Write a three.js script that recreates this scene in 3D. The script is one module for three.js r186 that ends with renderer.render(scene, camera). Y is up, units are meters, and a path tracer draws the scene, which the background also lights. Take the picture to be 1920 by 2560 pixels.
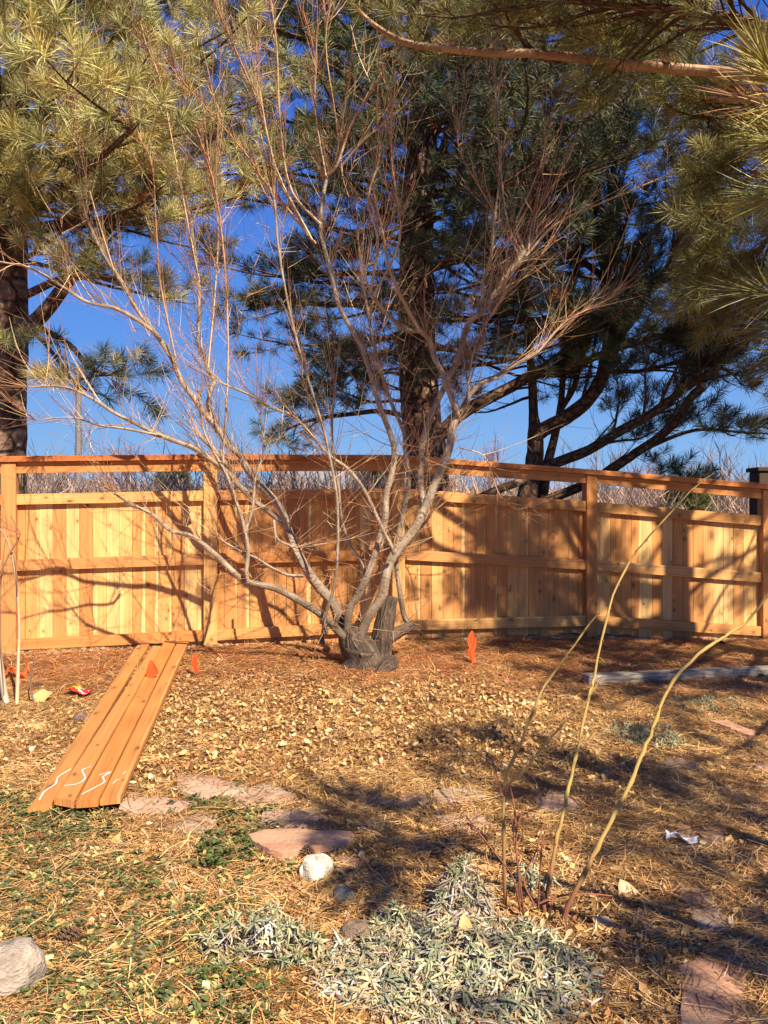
import * as THREE from 'three';
import { mergeGeometries } from 'three/addons/utils/BufferGeometryUtils.js';
import { RoundedBoxGeometry } from 'three/addons/geometries/RoundedBoxGeometry.js';

// ---------------------------------------------------------------- camera, sky, sun, exposure
const scene = new THREE.Scene();
const EYE = 1.7, F = 773.5;                                   // eye height (m), focal length in pixels of a 768 x 1024 picture
const camera = new THREE.PerspectiveCamera(67, 768 / 1024, 0.05, 900);
camera.position.set(0, EYE, 0); camera.lookAt(0, EYE, -10);
const SUN_AZ = 37, SUN_EL = 48;
const rad = (d) => d * Math.PI / 180;
const sunDir = new THREE.Vector3(Math.cos(rad(SUN_EL)) * Math.sin(rad(SUN_AZ)), Math.sin(rad(SUN_EL)), Math.cos(rad(SUN_EL)) * Math.cos(rad(SUN_AZ)));
const SKY_GAIN = 0.40;
function makeSky() {
  const w = 512, h = 256, a = new Float32Array(w * h * 4), mix = (p, q, t) => p + (q - p) * t;
  const stops = [[0, [.44, .70, 1.02]], [4, [.31, .59, 1.02]], [12, [.155, .395, 1.0]], [24, [.065, .235, .88]], [40, [.035, .145, .68]], [90, [.02, .085, .46]]];
  for (let j = 0; j < h; j++) for (let i = 0; i < w; i++) {
    const el = Math.max(0, ((j + .5) / h - .5) * 180); let k = 0;
    while (k < stops.length - 2 && el > stops[k + 1][0]) k++;
    const t = (el - stops[k][0]) / (stops[k + 1][0] - stops[k][0]), o = (j * w + i) * 4;
    for (let c = 0; c < 3; c++) a[o + c] = SKY_GAIN * mix(stops[k][1][c], stops[k + 1][1][c], t);
    a[o + 3] = 1;
  }
  const t = new THREE.DataTexture(a, w, h, THREE.RGBAFormat, THREE.FloatType);
  t.mapping = THREE.EquirectangularReflectionMapping; t.magFilter = t.minFilter = THREE.LinearFilter; t.needsUpdate = true;
  return t;
}
scene.background = makeSky(); scene.environment = scene.background;
const sun = new THREE.DirectionalLight(new THREE.Color().setRGB(1, .87, .68), 5);
sun.position.copy(sunDir).multiplyScalar(40); sun.target.position.set(0, 0, -6);
sun.castShadow = true; sun.shadow.radius = 1; sun.shadow.mapSize.set(4096, 4096);
Object.assign(sun.shadow.camera, { left: -14, right: 14, top: 14, bottom: -14, near: 1, far: 90 });
scene.add(sun, sun.target);
const renderer = new THREE.WebGLRenderer({ antialias: true });
renderer.toneMapping = THREE.LinearToneMapping; renderer.toneMappingExposure = 2.1;
renderer.shadowMap.enabled = true; renderer.setSize(768, 1024);

// ---------------------------------------------------------------- helpers
const V = (x, y, z) => new THREE.Vector3(x, y, z);
function rng(seed) { let s = seed >>> 0; return () => { s = (s + 0x6D2B79F5) | 0; let t = Math.imul(s ^ (s >>> 15), 1 | s); t = (t + Math.imul(t ^ (t >>> 7), 61 | t)) ^ t; return ((t ^ (t >>> 14)) >>> 0) / 4294967296; }; }
const lerp = (a, b, t) => a + (b - a) * t, clamp = (x, a = 0, b = 1) => Math.min(b, Math.max(a, x));
const sstep = (a, b, x) => { const t = clamp((x - a) / (b - a)); return t * t * (3 - 2 * t); };
function hash(x, y, s = 0) { let h = Math.imul(x | 0, 374761393) ^ Math.imul(y | 0, 668265263) ^ Math.imul(s | 0, 974634777); h = Math.imul(h ^ (h >>> 13), 1274126177); return ((h ^ (h >>> 16)) >>> 0) / 4294967296; }
function vn(x, y, s = 0, px = 0, py = 0) {                     // value noise, tiling if px / py are given
  const i = Math.floor(x), j = Math.floor(y), f = x - i, g = y - j, u = f * f * (3 - 2 * f), v = g * g * (3 - 2 * g);
  const w = (a, p) => p ? ((a % p) + p) % p : a;
  const i0 = w(i, px), i1 = w(i + 1, px), j0 = w(j, py), j1 = w(j + 1, py);
  return lerp(lerp(hash(i0, j0, s), hash(i1, j0, s), u), lerp(hash(i0, j1, s), hash(i1, j1, s), u), v);
}
function fbm(x, y, s = 0, o = 4, px = 0, py = 0) { let a = 0, w = .5, n = 0; for (let k = 0; k < o; k++) { a += w * vn(x, y, s + k * 17, px, py); n += w; x *= 2; y *= 2; px *= 2; py *= 2; w *= .5; } return a / n; }
function worley(x, y, s, px, py) {                            // nearest and second nearest cell, and the cell's own number
  const i = Math.floor(x), j = Math.floor(y); let a = 9, b = 9, id = 0;
  for (let q = -1; q <= 1; q++) for (let p = -1; p <= 1; p++) {
    const ci = ((i + p) % px + px) % px, cj = ((j + q) % py + py) % py;
    const dx = i + p + .15 + .7 * hash(ci, cj, s) - x, dy = j + q + .15 + .7 * hash(ci, cj, s + 5) - y, d = Math.hypot(dx, dy);
    if (d < a) { b = a; a = d; id = hash(ci, cj, s + 9); } else if (d < b) b = d;
  }
  return [a, b, id];
}
const enc = (l) => 255 * clamp(l <= .0031308 ? 12.92 * l : 1.055 * Math.pow(l, 1 / 2.4) - .055);
function texture(w, h, fn) {                                   // fn(u, v) -> [r, g, b, height], linear colours; returns colour and bump maps
  const a = new Uint8Array(w * h * 4), b = new Uint8Array(w * h * 4);
  for (let j = 0; j < h; j++) for (let i = 0; i < w; i++) {
    const c = fn((i + .5) / w, (j + .5) / h), o = (j * w + i) * 4;
    for (let k = 0; k < 3; k++) { a[o + k] = enc(c[k]); b[o + k] = 255 * clamp(c[3]); }
    a[o + 3] = b[o + 3] = 255;
  }
  return [a, b].map((d, k) => {
    const t = new THREE.DataTexture(d, w, h, THREE.RGBAFormat); t.wrapS = t.wrapT = THREE.RepeatWrapping;
    t.magFilter = THREE.LinearFilter; t.minFilter = THREE.LinearMipmapLinearFilter; t.generateMipmaps = true;
    if (!k) t.colorSpace = THREE.SRGBColorSpace; t.needsUpdate = true; return t;
  });
}
const lin = (r, g, b) => new THREE.Color().setRGB(r, g, b);
const mixc = (a, b, t) => [lerp(a[0], b[0], t), lerp(a[1], b[1], t), lerp(a[2], b[2], t)];
function mat(color, roughness = .9, extra = {}) { return new THREE.MeshStandardMaterial({ color: Array.isArray(color) ? lin(...color) : color, roughness, side: THREE.DoubleSide, ...extra }); }
function texMat(t, bump, roughness = .9, extra = {}) { return new THREE.MeshStandardMaterial({ map: t[0], bumpMap: t[1], bumpScale: bump, roughness, side: THREE.DoubleSide, ...extra }); }
const used = {};
function numbered(n) { if (!(n in used)) { used[n] = 0; return n; } return n + '_' + String(++used[n]).padStart(3, '0'); }
function tag(o, label, category, group, kind) { o.userData.label = label; if (category) o.userData.category = category; if (group) o.userData.group = group; if (kind) o.userData.kind = kind; return o; }
function base(name, p = [0, 0, 0]) { const g = new THREE.Group(); g.name = numbered(name); g.position.set(...p); scene.add(g); return g; }
function part(name, geo, m, parent) { const o = new THREE.Mesh(geo, m); o.name = parent === scene ? numbered(name) : name; o.castShadow = o.receiveShadow = true; parent.add(o); return o; }
function copies(name, geo, m, mats, cols, parent) {            // the uncountable: many small copies of one geometry
  const o = new THREE.InstancedMesh(geo, m, mats.length); o.name = parent === scene ? numbered(name) : name;
  mats.forEach((q, i) => { o.setMatrixAt(i, q); if (cols) o.setColorAt(i, cols[i]); });
  o.castShadow = o.receiveShadow = true; o.userData.kind = 'stuff'; parent.add(o); return o;
}
const at = (sx, sy, d) => V((sx * .4 - 384) / F * d, EYE + (512 - sy * .4) / F * d, -d);    // a pixel of the 1920 x 2560 photograph, d metres away
const pxm = (r, d) => r * .4 * d / F;
function g(x, z) {                                             // height of the ground
  const d = -z;
  let y = .285 * sstep(4.3, 8.2, d) - .05 * Math.max(0, Math.min(x, 9) - .9) * sstep(5, 9, d);
  y += .02 * sstep(4.6, 5.4, d) * (fbm(x * 7 + 70, z * 7 + 70, 6, 3) - .5); y += .035 * (fbm(x * .9 + 40, z * .9 + 40, 3, 3) - .5) + .02 * (fbm(x * 4 + 9, z * 4 + 9, 4, 2) - .5);
  y -= .012 * Math.max(0, Math.min(d, 60) - 12);
  return y;
}
function onGround(sx, sy, up = 0) { let d = 1.2; while (d < 70) { const p = at(sx, sy, d); if (p.y <= g(p.x, p.z) + up) return p; d += .01; } return at(sx, sy, 70); }
class MB {                                                     // collects tubes and faces into one geometry
  constructor() { this.p = []; this.u = []; this.c = []; this.i = []; }
  get n() { return this.p.length / 3; }
  v(q, u, w, c) { this.p.push(q.x, q.y, q.z); this.u.push(u, w); if (c) this.c.push(c[0], c[1], c[2]); return this.n - 1; }
  tube(pts, r, sides = 6, { color, color2, rough = 0, seed = 0, vs = 1, us = 0, cap = false } = {}) {
    const n = pts.length; let t = V(0, 0, 0), nn = null; let len = 0; const start = this.n;
    const nu = us || Math.max(1, Math.round(2 * Math.PI * r[0] / .5));
    for (let k = 0; k < n; k++) {
      const a = pts[Math.max(0, k - 1)], b = pts[Math.min(n - 1, k + 1)]; t = b.clone().sub(a).normalize();
      if (!nn) { nn = Math.abs(t.y) < .9 ? V(0, 1, 0) : V(1, 0, 0); nn.crossVectors(nn, t).normalize(); } else nn.sub(t.clone().multiplyScalar(nn.dot(t))).normalize();
      const bb = V(0, 0, 0).crossVectors(t, nn); if (k) len += pts[k].distanceTo(pts[k - 1]);
      for (let s = 0; s <= sides; s++) {
        const a2 = s / sides * Math.PI * 2, e = rough ? 1 + rough * (fbm((s % sides) * 1.3 + seed * 7, len * 6 / Math.max(.2, r[0] * 4) + seed, 8, 3) - .5) : 1;
        const q = pts[k].clone().addScaledVector(nn, Math.cos(a2) * r[k] * e).addScaledVector(bb, Math.sin(a2) * r[k] * e);
        this.v(q, s / sides * nu, len * vs, color ? (color2 ? mixc(color, color2, k / (n - 1)) : color) : null);
      }
    }
    for (let k = 0; k < n - 1; k++) for (let s = 0; s < sides; s++) { const a = start + k * (sides + 1) + s, b = a + sides + 1; this.i.push(a, a + 1, b, b, a + 1, b + 1); }
    if (cap) { const e = start + (n - 1) * (sides + 1), m = this.v(pts[n - 1], .5, len, color ? (color2 || color) : null); for (let s = 0; s < sides; s++) this.i.push(e + s, e + s + 1, m); }
    return this;
  }
  face(q, uv, c) { const s = this.n; q.forEach((a, k) => this.v(a, uv ? uv[k][0] : 0, uv ? uv[k][1] : 0, c)); for (let k = 1; k < q.length - 1; k++) this.i.push(s, s + k, s + k + 1); return this; }
  geo(flat) {
    let o = new THREE.BufferGeometry(); o.setAttribute('position', new THREE.Float32BufferAttribute(this.p, 3)); o.setAttribute('uv', new THREE.Float32BufferAttribute(this.u, 2));
    if (this.c.length) o.setAttribute('color', new THREE.Float32BufferAttribute(this.c, 3));
    o.setIndex(this.i); if (flat) o = o.toNonIndexed(); o.computeVertexNormals(); return o;
  }
  build(name, m, parent, flat) { return part(name, this.geo(flat), m, parent); }
}
function smooth(pts, rs, per = 4) {                            // rounded path with its radii
  const c = new THREE.CatmullRomCurve3(pts, false, 'centripetal'), n = (pts.length - 1) * per, P = [], R = [];
  for (let k = 0; k <= n; k++) { const t = k / n; P.push(c.getPoint(t)); const f = t * (rs.length - 1), i = Math.min(rs.length - 2, Math.floor(f)); R.push(lerp(rs[i], rs[i + 1], f - i)); }
  return [P, R];
}
function orient(p, dir, scale, roll) {
  const q = new THREE.Quaternion().setFromUnitVectors(V(0, 1, 0), dir).multiply(new THREE.Quaternion().setFromAxisAngle(V(0, 1, 0), roll));
  return new THREE.Matrix4().compose(p, q, typeof scale === 'number' ? V(scale, scale, scale) : scale);
}

// ---------------------------------------------------------------- textures and materials
function woodStrips(n, w, h, seed, dull = 0) {
  const R = rng(seed), S = [];
  for (let k = 0; k < n; k++) {
    const heart = mixc(mixc([.60, .255, .062], [.70, .385, .125], R()), [.47, .175, .045], R() * .7), knots = [];
    for (let q = 0, m = Math.floor(R() * 6); q < m; q++) knots.push([.15 + .7 * R(), R(), .03 + .075 * R()]);
    S.push({ heart, sap: mixc([.76, .52, .21], [.70, .42, .15], R()), edge: R() < .3 ? (R() < .5 ? .15 + .22 * R() : -(.15 + .22 * R())) : 0, pale: R() < (n > 8 ? .12 : 0), red: R() < .3 ? .5 * R() + .2 : 0, fr: 7 + 9 * R(), knots, off: R() * 3 - 1, s: 100 * k + seed });
  }
  return texture(n * w, h, (U, v) => {
    const k = Math.min(n - 1, Math.floor(U * n)), u = U * n - k, s = S[k];
    let warp = .35 * (vn(u * 1.5 + 3, v * 3, s.s, 0, 3) - .5) + .12 * (vn(u * 3, v * 14, s.s + 1, 0, 14) - .5), kd = 0, dark = 0;
    for (const [ku, kv, kr] of s.knots) { let dv = v - kv; dv -= Math.round(dv); const d = Math.hypot(u - ku, dv * 9) / kr; warp += .13 * Math.exp(-d * d * .12) * Math.sign(u - ku); kd = Math.max(kd, 1 - sstep(.75, 1.15, d)); dark = Math.max(dark, Math.exp(-d * d * .2) * .45); }
    const ring = .5 + .5 * Math.sin(6.283 * ((u - .5 + warp) * s.fr + s.off)), fine = vn(u * 60, v * 24, s.s + 3, 0, 24), streak = vn(u * 14, v * 3, s.s + 5, 0, 3), blot = vn(u * 1.6, v * 6, s.s + 7, 0, 6);
    let c = mixc(s.heart, [.40, .125, .035], s.red * (.5 + blot)); if (s.pale) c = mixc(c, s.sap, .75);
    if (s.edge) { const x = s.edge > 0 ? u : 1 - u; c = mixc(s.sap, c, sstep(Math.abs(s.edge) - .05, Math.abs(s.edge) + .05, x + .25 * (vn(7, v * 4, s.s + 9, 0, 4) - .5))); }
    let f = 1 - .17 * Math.pow(ring, 3) - .16 * (fine - .5) - .34 * (streak - .5) + .34 * (blot - .5) - dark; f = Math.max(.2, f);
    c = mixc([c[0] * f, c[1] * f * (.97 + .06 * streak), c[2] * f], [.16, .06, .02], kd * .8);
    if (dull) { const gr = (.20 + .16 * streak + .12 * (fine - .5) - .12 * Math.pow(ring, 4)) * (1 - .5 * kd); c = mixc(c, [gr * 1.06, gr * .94, gr * .78], dull); }
    return [...c, .5 + .25 * (fine - .5) - .25 * ring + .3 * kd];
  });
}
const picketTex = woodStrips(16, 112, 1024, 11), beamTex = woodStrips(6, 160, 1024, 57), greyTex = woodStrips(2, 160, 1024, 91, .95);
const picketMat = texMat(picketTex, .0025, .78), beamMat = texMat(beamTex, .0025, .76), greyMat = texMat(greyTex, .006, .92);
const capMat = texMat(beamTex, .0025, .78, { color: lin(.86, .62, .52) });
function barkTex(seed, furrow, lo, hi, cx, cy, crack = 1) {
  return texture(512, 1024, (u, v) => {
    const wu = u + .10 * (fbm(u * 4, v * 9, seed + 2, 4, 4, 9) - .5), wv = v + .10 * (fbm(u * 7, v * 6, seed + 3, 4, 7, 6) - .5);
    const [a, b, id] = worley(wu * cx, wv * cy, seed, cx, cy), n = fbm(u * 14, v * 30, seed + 7, 4, 14, 30), n2 = fbm(u * 70, v * 60, seed + 8, 2, 70, 60), r = 1 - Math.abs(2 * fbm(u * cx * 1.6, v * cy * .5 + .5, seed + 11, 4, Math.round(cx * 1.6), 0) - 1);
    const e = sstep(.0, .22 + .3 * n, b - a) * (1 - .55 * crack * sstep(.80, .97, r)), fl = sstep(.35, .75, n);
    const c = mixc(furrow, mixc(lo, hi, clamp(.5 * id + .9 * n - .2)), clamp(e * (.55 + .5 * fl) + .35 * (n2 - .4)));
    return [...c, clamp(e * (.4 + .3 * id) + .4 * n * e + .12 * n2)];
  });
}
const pineBark = texMat(barkTex(5, [.05, .026, .017], [.24, .115, .065], [.50, .33, .23], 7, 9), .03, .95);
const darkBark = texMat(barkTex(15, [.045, .027, .019], [.15, .082, .05], [.30, .185, .115], 5, 8), .012, .95);
const ashBarkT = texture(256, 512, (u, v) => {
  const n = fbm(u * 8, v * 20, 31, 4, 8, 20), m = fbm(u * 3, v * 5, 37, 3, 3, 5), l = vn(u * 6, v * 60, 35, 6, 60); let c = mixc([.20, .135, .085], [.45, .36, .265], clamp(m * 1.5 - .25 + .5 * (n - .5)));
  c = mixc(c, [.13, .085, .055], sstep(.72, .85, l) * .5); return [...c, .5 + .5 * (n - .5) - .3 * sstep(.72, .85, l)];
});
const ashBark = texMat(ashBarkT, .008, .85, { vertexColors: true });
const shadedStumpBark = texMat(texture(512, 512, (u, v) => { const w = .35 * (fbm(u * 4, v * 3, 46, 3, 4, 3) - .5), r = Math.pow(1 - Math.abs(2 * fbm(u * 14 + w * 6, v * 3, 45, 3, 14, 3) - 1), 2), n = fbm(u * 30, v * 20, 47, 4, 30, 20); return [...mixc([.022, .014, .010], [.15, .098, .066], clamp(.15 + .75 * r + .7 * (n - .5))), .7 * r + .3 * n]; }), .03, .95);  // trunk bark darkened so its colour carries the shade around the base
const soilTex = texture(1024, 1024, (u, v) => {
  const n = fbm(u * 12, v * 12, 61, 5, 12, 12), m = fbm(u * 90, v * 90, 63, 3, 90, 90), s = vn(u * 300, v * 70, 65, 300, 70) * vn(u * 70, v * 260, 66, 70, 260);
  let c = mixc([.075, .036, .018], [.33, .185, .08], clamp(n * .9 + 1.1 * (m - .5))); c = mixc(c, [.5, .33, .15], sstep(.5, .8, s) * .6); return [...c, .6 * m + .4 * s];
});
const soilMat = texMat(soilTex, .02, 1);
const flagTex = texture(512, 512, (u, v) => { const n = fbm(u * 5, v * 5, 71, 5, 5, 5), m = fbm(u * 50, v * 50, 73, 3, 50, 50), p = sstep(.5, .62, fbm(u * 4, v * 4, 75, 3, 4, 4)); let c = mixc([.36, .215, .145], [.56, .37, .26], clamp(n * 1.3 - .15 + .5 * (m - .5))); c = mixc(c, [.46, .345, .235], p * .55); return [...c, .6 * n + .4 * m]; });
const flagMat = texMat(flagTex, .012, .92), flagRed = texMat(flagTex, .012, .92, { color: lin(1.02, .86, .76) }), flagGrey = texMat(flagTex, .012, .92, { color: lin(.82, .88, .84) });
const rockTex = texture(512, 512, (u, v) => { const n = fbm(u * 6, v * 6, 81, 5, 6, 6), m = fbm(u * 60, v * 60, 83, 2, 60, 60); return [...mixc([.32, .30, .28], [1, .97, .92], clamp(n * 1.5 - .25 + .4 * (m - .5))), .7 * n + .3 * m]; });
const rockMat = (r, gg, b) => texMat(rockTex, .02, .9, { color: lin(r, gg, b) });
const leafMat = mat([1, 1, 1], .75), needleMat = mat([1, 1, 1], .55, { vertexColors: true }), greenMat = mat([1, 1, 1], .5), twigMat = mat([1, 1, 1], .8, { vertexColors: true });

// ---------------------------------------------------------------- the ground
{
  const xs = [], zs = []; for (const x of [-400, -150, -60, -25, -14, -10, -8]) xs.push(x);
  for (let x = -7; x <= 7.001; x += .07) xs.push(x); for (const x of [8, 10, 14, 25, 60, 150, 400]) xs.push(x);
  for (const z of [60, 20, 8, 4, 2, 1, 0]) zs.push(z); for (let z = -.6; z >= -10.6; z -= .07) zs.push(z); for (const z of [-11.5, -13, -16, -20, -30, -45, -60, -120, -250, -500]) zs.push(z);
  const b = new MB(); for (const z of zs) for (const x of xs) b.v(V(x, g(x, z), z), x / 1.3, z / 1.3);
  for (let j = 0; j < zs.length - 1; j++) for (let i = 0; i < xs.length - 1; i++) { const a = j * xs.length + i, c = a + xs.length; b.i.push(a, a + 1, c, c, a + 1, c + 1); }
  tag(b.build('ground', soilMat, scene), 'brown garden soil rising towards the cedar fence', null, null, 'structure');
}
{ // far hills behind everything
  const b = new MB(), n = 60; for (let k = 0; k <= n; k++) { const a = lerp(-1.25, 1.25, k / n), D = 330, x = Math.sin(a) * D, z = -Math.cos(a) * D, h = 6 + 14 * fbm(k * .22, 3, 77, 3); for (const [q, y, f] of [[0, -6, .75], [1, h * .55, .9], [2, h, 1], [3, -6, 1.25]]) b.v(V(x * f, y, z * f), k / 3, q); }
  for (let k = 0; k < n; k++) for (let q = 0; q < 3; q++) { const a = k * 4 + q; b.i.push(a, a + 1, a + 4, a + 4, a + 1, a + 5); }
  tag(b.build('hills', mat([.15, .105, .085], 1), scene), 'low brown winter hills far behind the fence', null, null, 'structure');
}

// ---------------------------------------------------------------- the cedar fence
// photograph rows at each post: cap top, cap bottom, face rail bottom, upper rail top / bottom, middle rail top / bottom, bottom rail top / bottom, ground
const POSTS = [
  [-470, 7.4, [1140, 1156, 1186, 1240, 1267, 1412, 1440, 1618, 1644, 1668]],
  [26, 7.77, [1142, 1156, 1184, 1236, 1262, 1400, 1427, 1598, 1624, 1645]],
  [527, 8.15, [1137, 1150, 1178, 1226, 1251, 1383, 1410, 1573, 1600, 1620]],
  [992, 8.4, [1139, 1152, 1178, 1221, 1246, 1373, 1398, 1550, 1575, 1598]],
  [1472, 9.2, [1175, 1187, 1209, 1254, 1279, 1399, 1424, 1537, 1563, 1602]],
  [1911, 9.5, [1210, 1224, 1248, 1290, 1315, 1431, 1456, 1566, 1589, 1609]],
  [2420, 9.9, [1248, 1262, 1287, 1326, 1350, 1468, 1492, 1590, 1613, 1640]],
];
function box8(c, uvr, alongV) {                                // box from eight corners: near bottom L R, near top R L, far the same; boards run along v or u
  const b = new MB(), [u0, u1] = uvr, L = alongV ? c[0].distanceTo(c[3]) : c[0].distanceTo(c[1]), o = (c[0].x * 3.7 + c[0].y * 1.9) % 1;
  const uv = alongV ? [[u0, o], [u1, o], [u1, o + L / 1.7], [u0, o + L / 1.7]] : [[u0, o], [u0, o + L / 1.7], [u1, o + L / 1.7], [u1, o]];
  const t = u0 + .15 * (u1 - u0), side = alongV ? [[u0, o], [t, o], [t, o + L / 1.7], [u0, o + L / 1.7]] : [[u0, o], [u0, o + .03], [u1, o + .03], [u1, o]], lid = alongV ? [[u0, o], [u1, o], [u1, o + .02], [u0, o + .02]] : [[u0, o], [u0, o + L / 1.7], [t, o + L / 1.7], [t, o]];
  b.face([c[0], c[1], c[2], c[3]], uv); b.face([c[5], c[4], c[7], c[6]], uv);
  b.face([c[4], c[0], c[3], c[7]], side); b.face([c[1], c[5], c[6], c[2]], side); b.face([c[3], c[2], c[6], c[7]], lid); b.face([c[4], c[5], c[1], c[0]], lid);
  return b.geo();
}
const fence = tag(base('wood_fence'), 'new orange cedar board fence with capped top rail crossing the yard', 'fence');
{
  const R = rng(7), rows = POSTS.map(([sx, d, ys]) => ys.map((y) => at(sx, y, d).y)), P = POSTS.map(([sx, d]) => at(sx, 1400, d).setY(0));
  const strip = (n, N) => { const k = Math.floor(R() * n); return [(k + .03) / N, (k + .97) / N]; };
  // a beam between two points on the line of the fence, from bottom y0 to top y1 at each end, with n0..n1 the distances in front of the pickets' face
  const beam = (a, b, ya, yb, n0, n1, nrm) => { const q = (p, y, n) => p.clone().setY(y).addScaledVector(nrm, n); return [q(a, ya[0], n1), q(b, yb[0], n1), q(b, yb[1], n1), q(a, ya[1], n1), q(a, ya[0], n0), q(b, yb[0], n0), q(b, yb[1], n0), q(a, ya[1], n0)]; };
  P.forEach((p, k) => {
    const a = P[Math.max(0, k - 1)], b = P[Math.min(P.length - 1, k + 1)], dir = b.clone().sub(a).normalize(), nrm = V(-dir.z, 0, dir.x); if (nrm.z < 0) nrm.negate();
    const w = .069, y0 = rows[k][9] - .25, y1 = rows[k][1] - .002;
    const geo = new RoundedBoxGeometry(w * 2, y1 - y0, .125, 2, .006), uv = geo.attributes.uv, s = strip(6, 6); for (let i = 0; i < uv.count; i++) uv.setXY(i, lerp(s[0], s[1], uv.getX(i)), uv.getY(i) * 1.3 + k * .37);
    const o = part('post', geo, beamMat, fence); o.position.copy(p).addScaledVector(nrm, .018).setY((y0 + y1) / 2); o.rotation.y = Math.atan2(nrm.x, nrm.z);
  });
  for (let k = 0; k < P.length - 1; k++) {
    const A = P[k], B = P[k + 1], dir = B.clone().sub(A).normalize(), nrm = V(-dir.z, 0, dir.x); if (nrm.z < 0) nrm.negate();
    const a = rows[k], b = rows[k + 1], L = A.distanceTo(B), ia = A.clone().addScaledVector(dir, .071), ib = B.clone().addScaledVector(dir, -.071);
    const t0 = .071 / L, at2 = (r, t) => lerp(a[r], b[r], t);
    for (const [top, bot, n0, n1] of [[1, 2, .012, .056], [3, 4, 0, .052], [5, 6, 0, .052], [7, 8, 0, .052]])
      part('rail', box8(beam(ia, ib, [at2(bot, t0), at2(top, t0) - (top === 1 ? .003 : 0)], [at2(bot, 1 - t0), at2(top, 1 - t0) - (top === 1 ? .003 : 0)], n0, n1, nrm), strip(6, 6), false), beamMat, fence);
    part('cap_board', box8(beam(A.clone().addScaledVector(dir, .0015), B.clone().addScaledVector(dir, -.0015), [a[1], a[0]], [b[1], b[0]], -.075, .105, nrm), strip(6, 6), false), capMat, fence);
    const n = Math.round(L / .1335), w = (L - .02) / n;
    for (let q = 0; q < n; q++) {
      const x0 = .01 + q * w + .0015, x1 = .01 + (q + 1) * w - .0015 - .002 * R(), f = [x0 / L, x1 / L], p0 = A.clone().addScaledVector(dir, x0), p1 = A.clone().addScaledVector(dir, x1);
      const dn = -.001 - .005 * R(), tip = .015 * R(), low = (t) => at2(8, t) - .085 - .03 * hash(q, k, 3), y = (t) => [low(t), at2(3, t) - .004 - tip];
      part('picket', box8(beam(p0, p1, y(f[0]), y(f[1]), dn - .018, dn, nrm), strip(16, 16), true), picketMat, fence);
    }
  }
}

// ---------------------------------------------------------------- pines
function tuftGeo(seed, n, len, w, spread = 1, shoot = .13) {
  const R = rng(seed), b = new MB();
  for (let k = 0; k < n; k++) {
    const t = k / n, a = k * 2.39996 + R() * .5, tilt = lerp(1.25, .25, t) * spread + (R() - .5) * .4, l = len * (.75 + .4 * R()), o = V(0, t * shoot, 0);
    const d = V(Math.cos(a) * Math.sin(tilt), Math.cos(tilt), Math.sin(a) * Math.sin(tilt)), s = V(R() - .5, R() - .5, R() - .5).cross(d).normalize().multiplyScalar(w / 2);
    const m = o.clone().addScaledVector(d, l * .55), e = o.clone().addScaledVector(d, l).add(V(0, -.012, 0));
    const i = b.n, q = .62 + .7 * R(), cc = [q, q * (.96 + .08 * R()), q * (.8 + .5 * R())]; b.v(o.clone().addScaledVector(s, .7), 0, 0, cc); b.v(o.clone().addScaledVector(s, -.7), 0, 0, cc); b.v(m.clone().add(s), 0, 0, cc); b.v(m.clone().sub(s), 0, 0, cc); b.v(e, 0, 0, cc);
    b.i.push(i, i + 1, i + 2, i + 2, i + 1, i + 3, i + 2, i + 3, i + 4);
  }
  return b.geo();
}
const farTuft = tuftGeo(3, 60, .155, .0058, 1.15, .10), midTuft = tuftGeo(4, 82, .175, .0044, 1.2, .10), overTuft = tuftGeo(6, 88, .16, .0034, 1.1, .12), nearTuft = tuftGeo(5, 110, .15, .0026, .85, .16);
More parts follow.
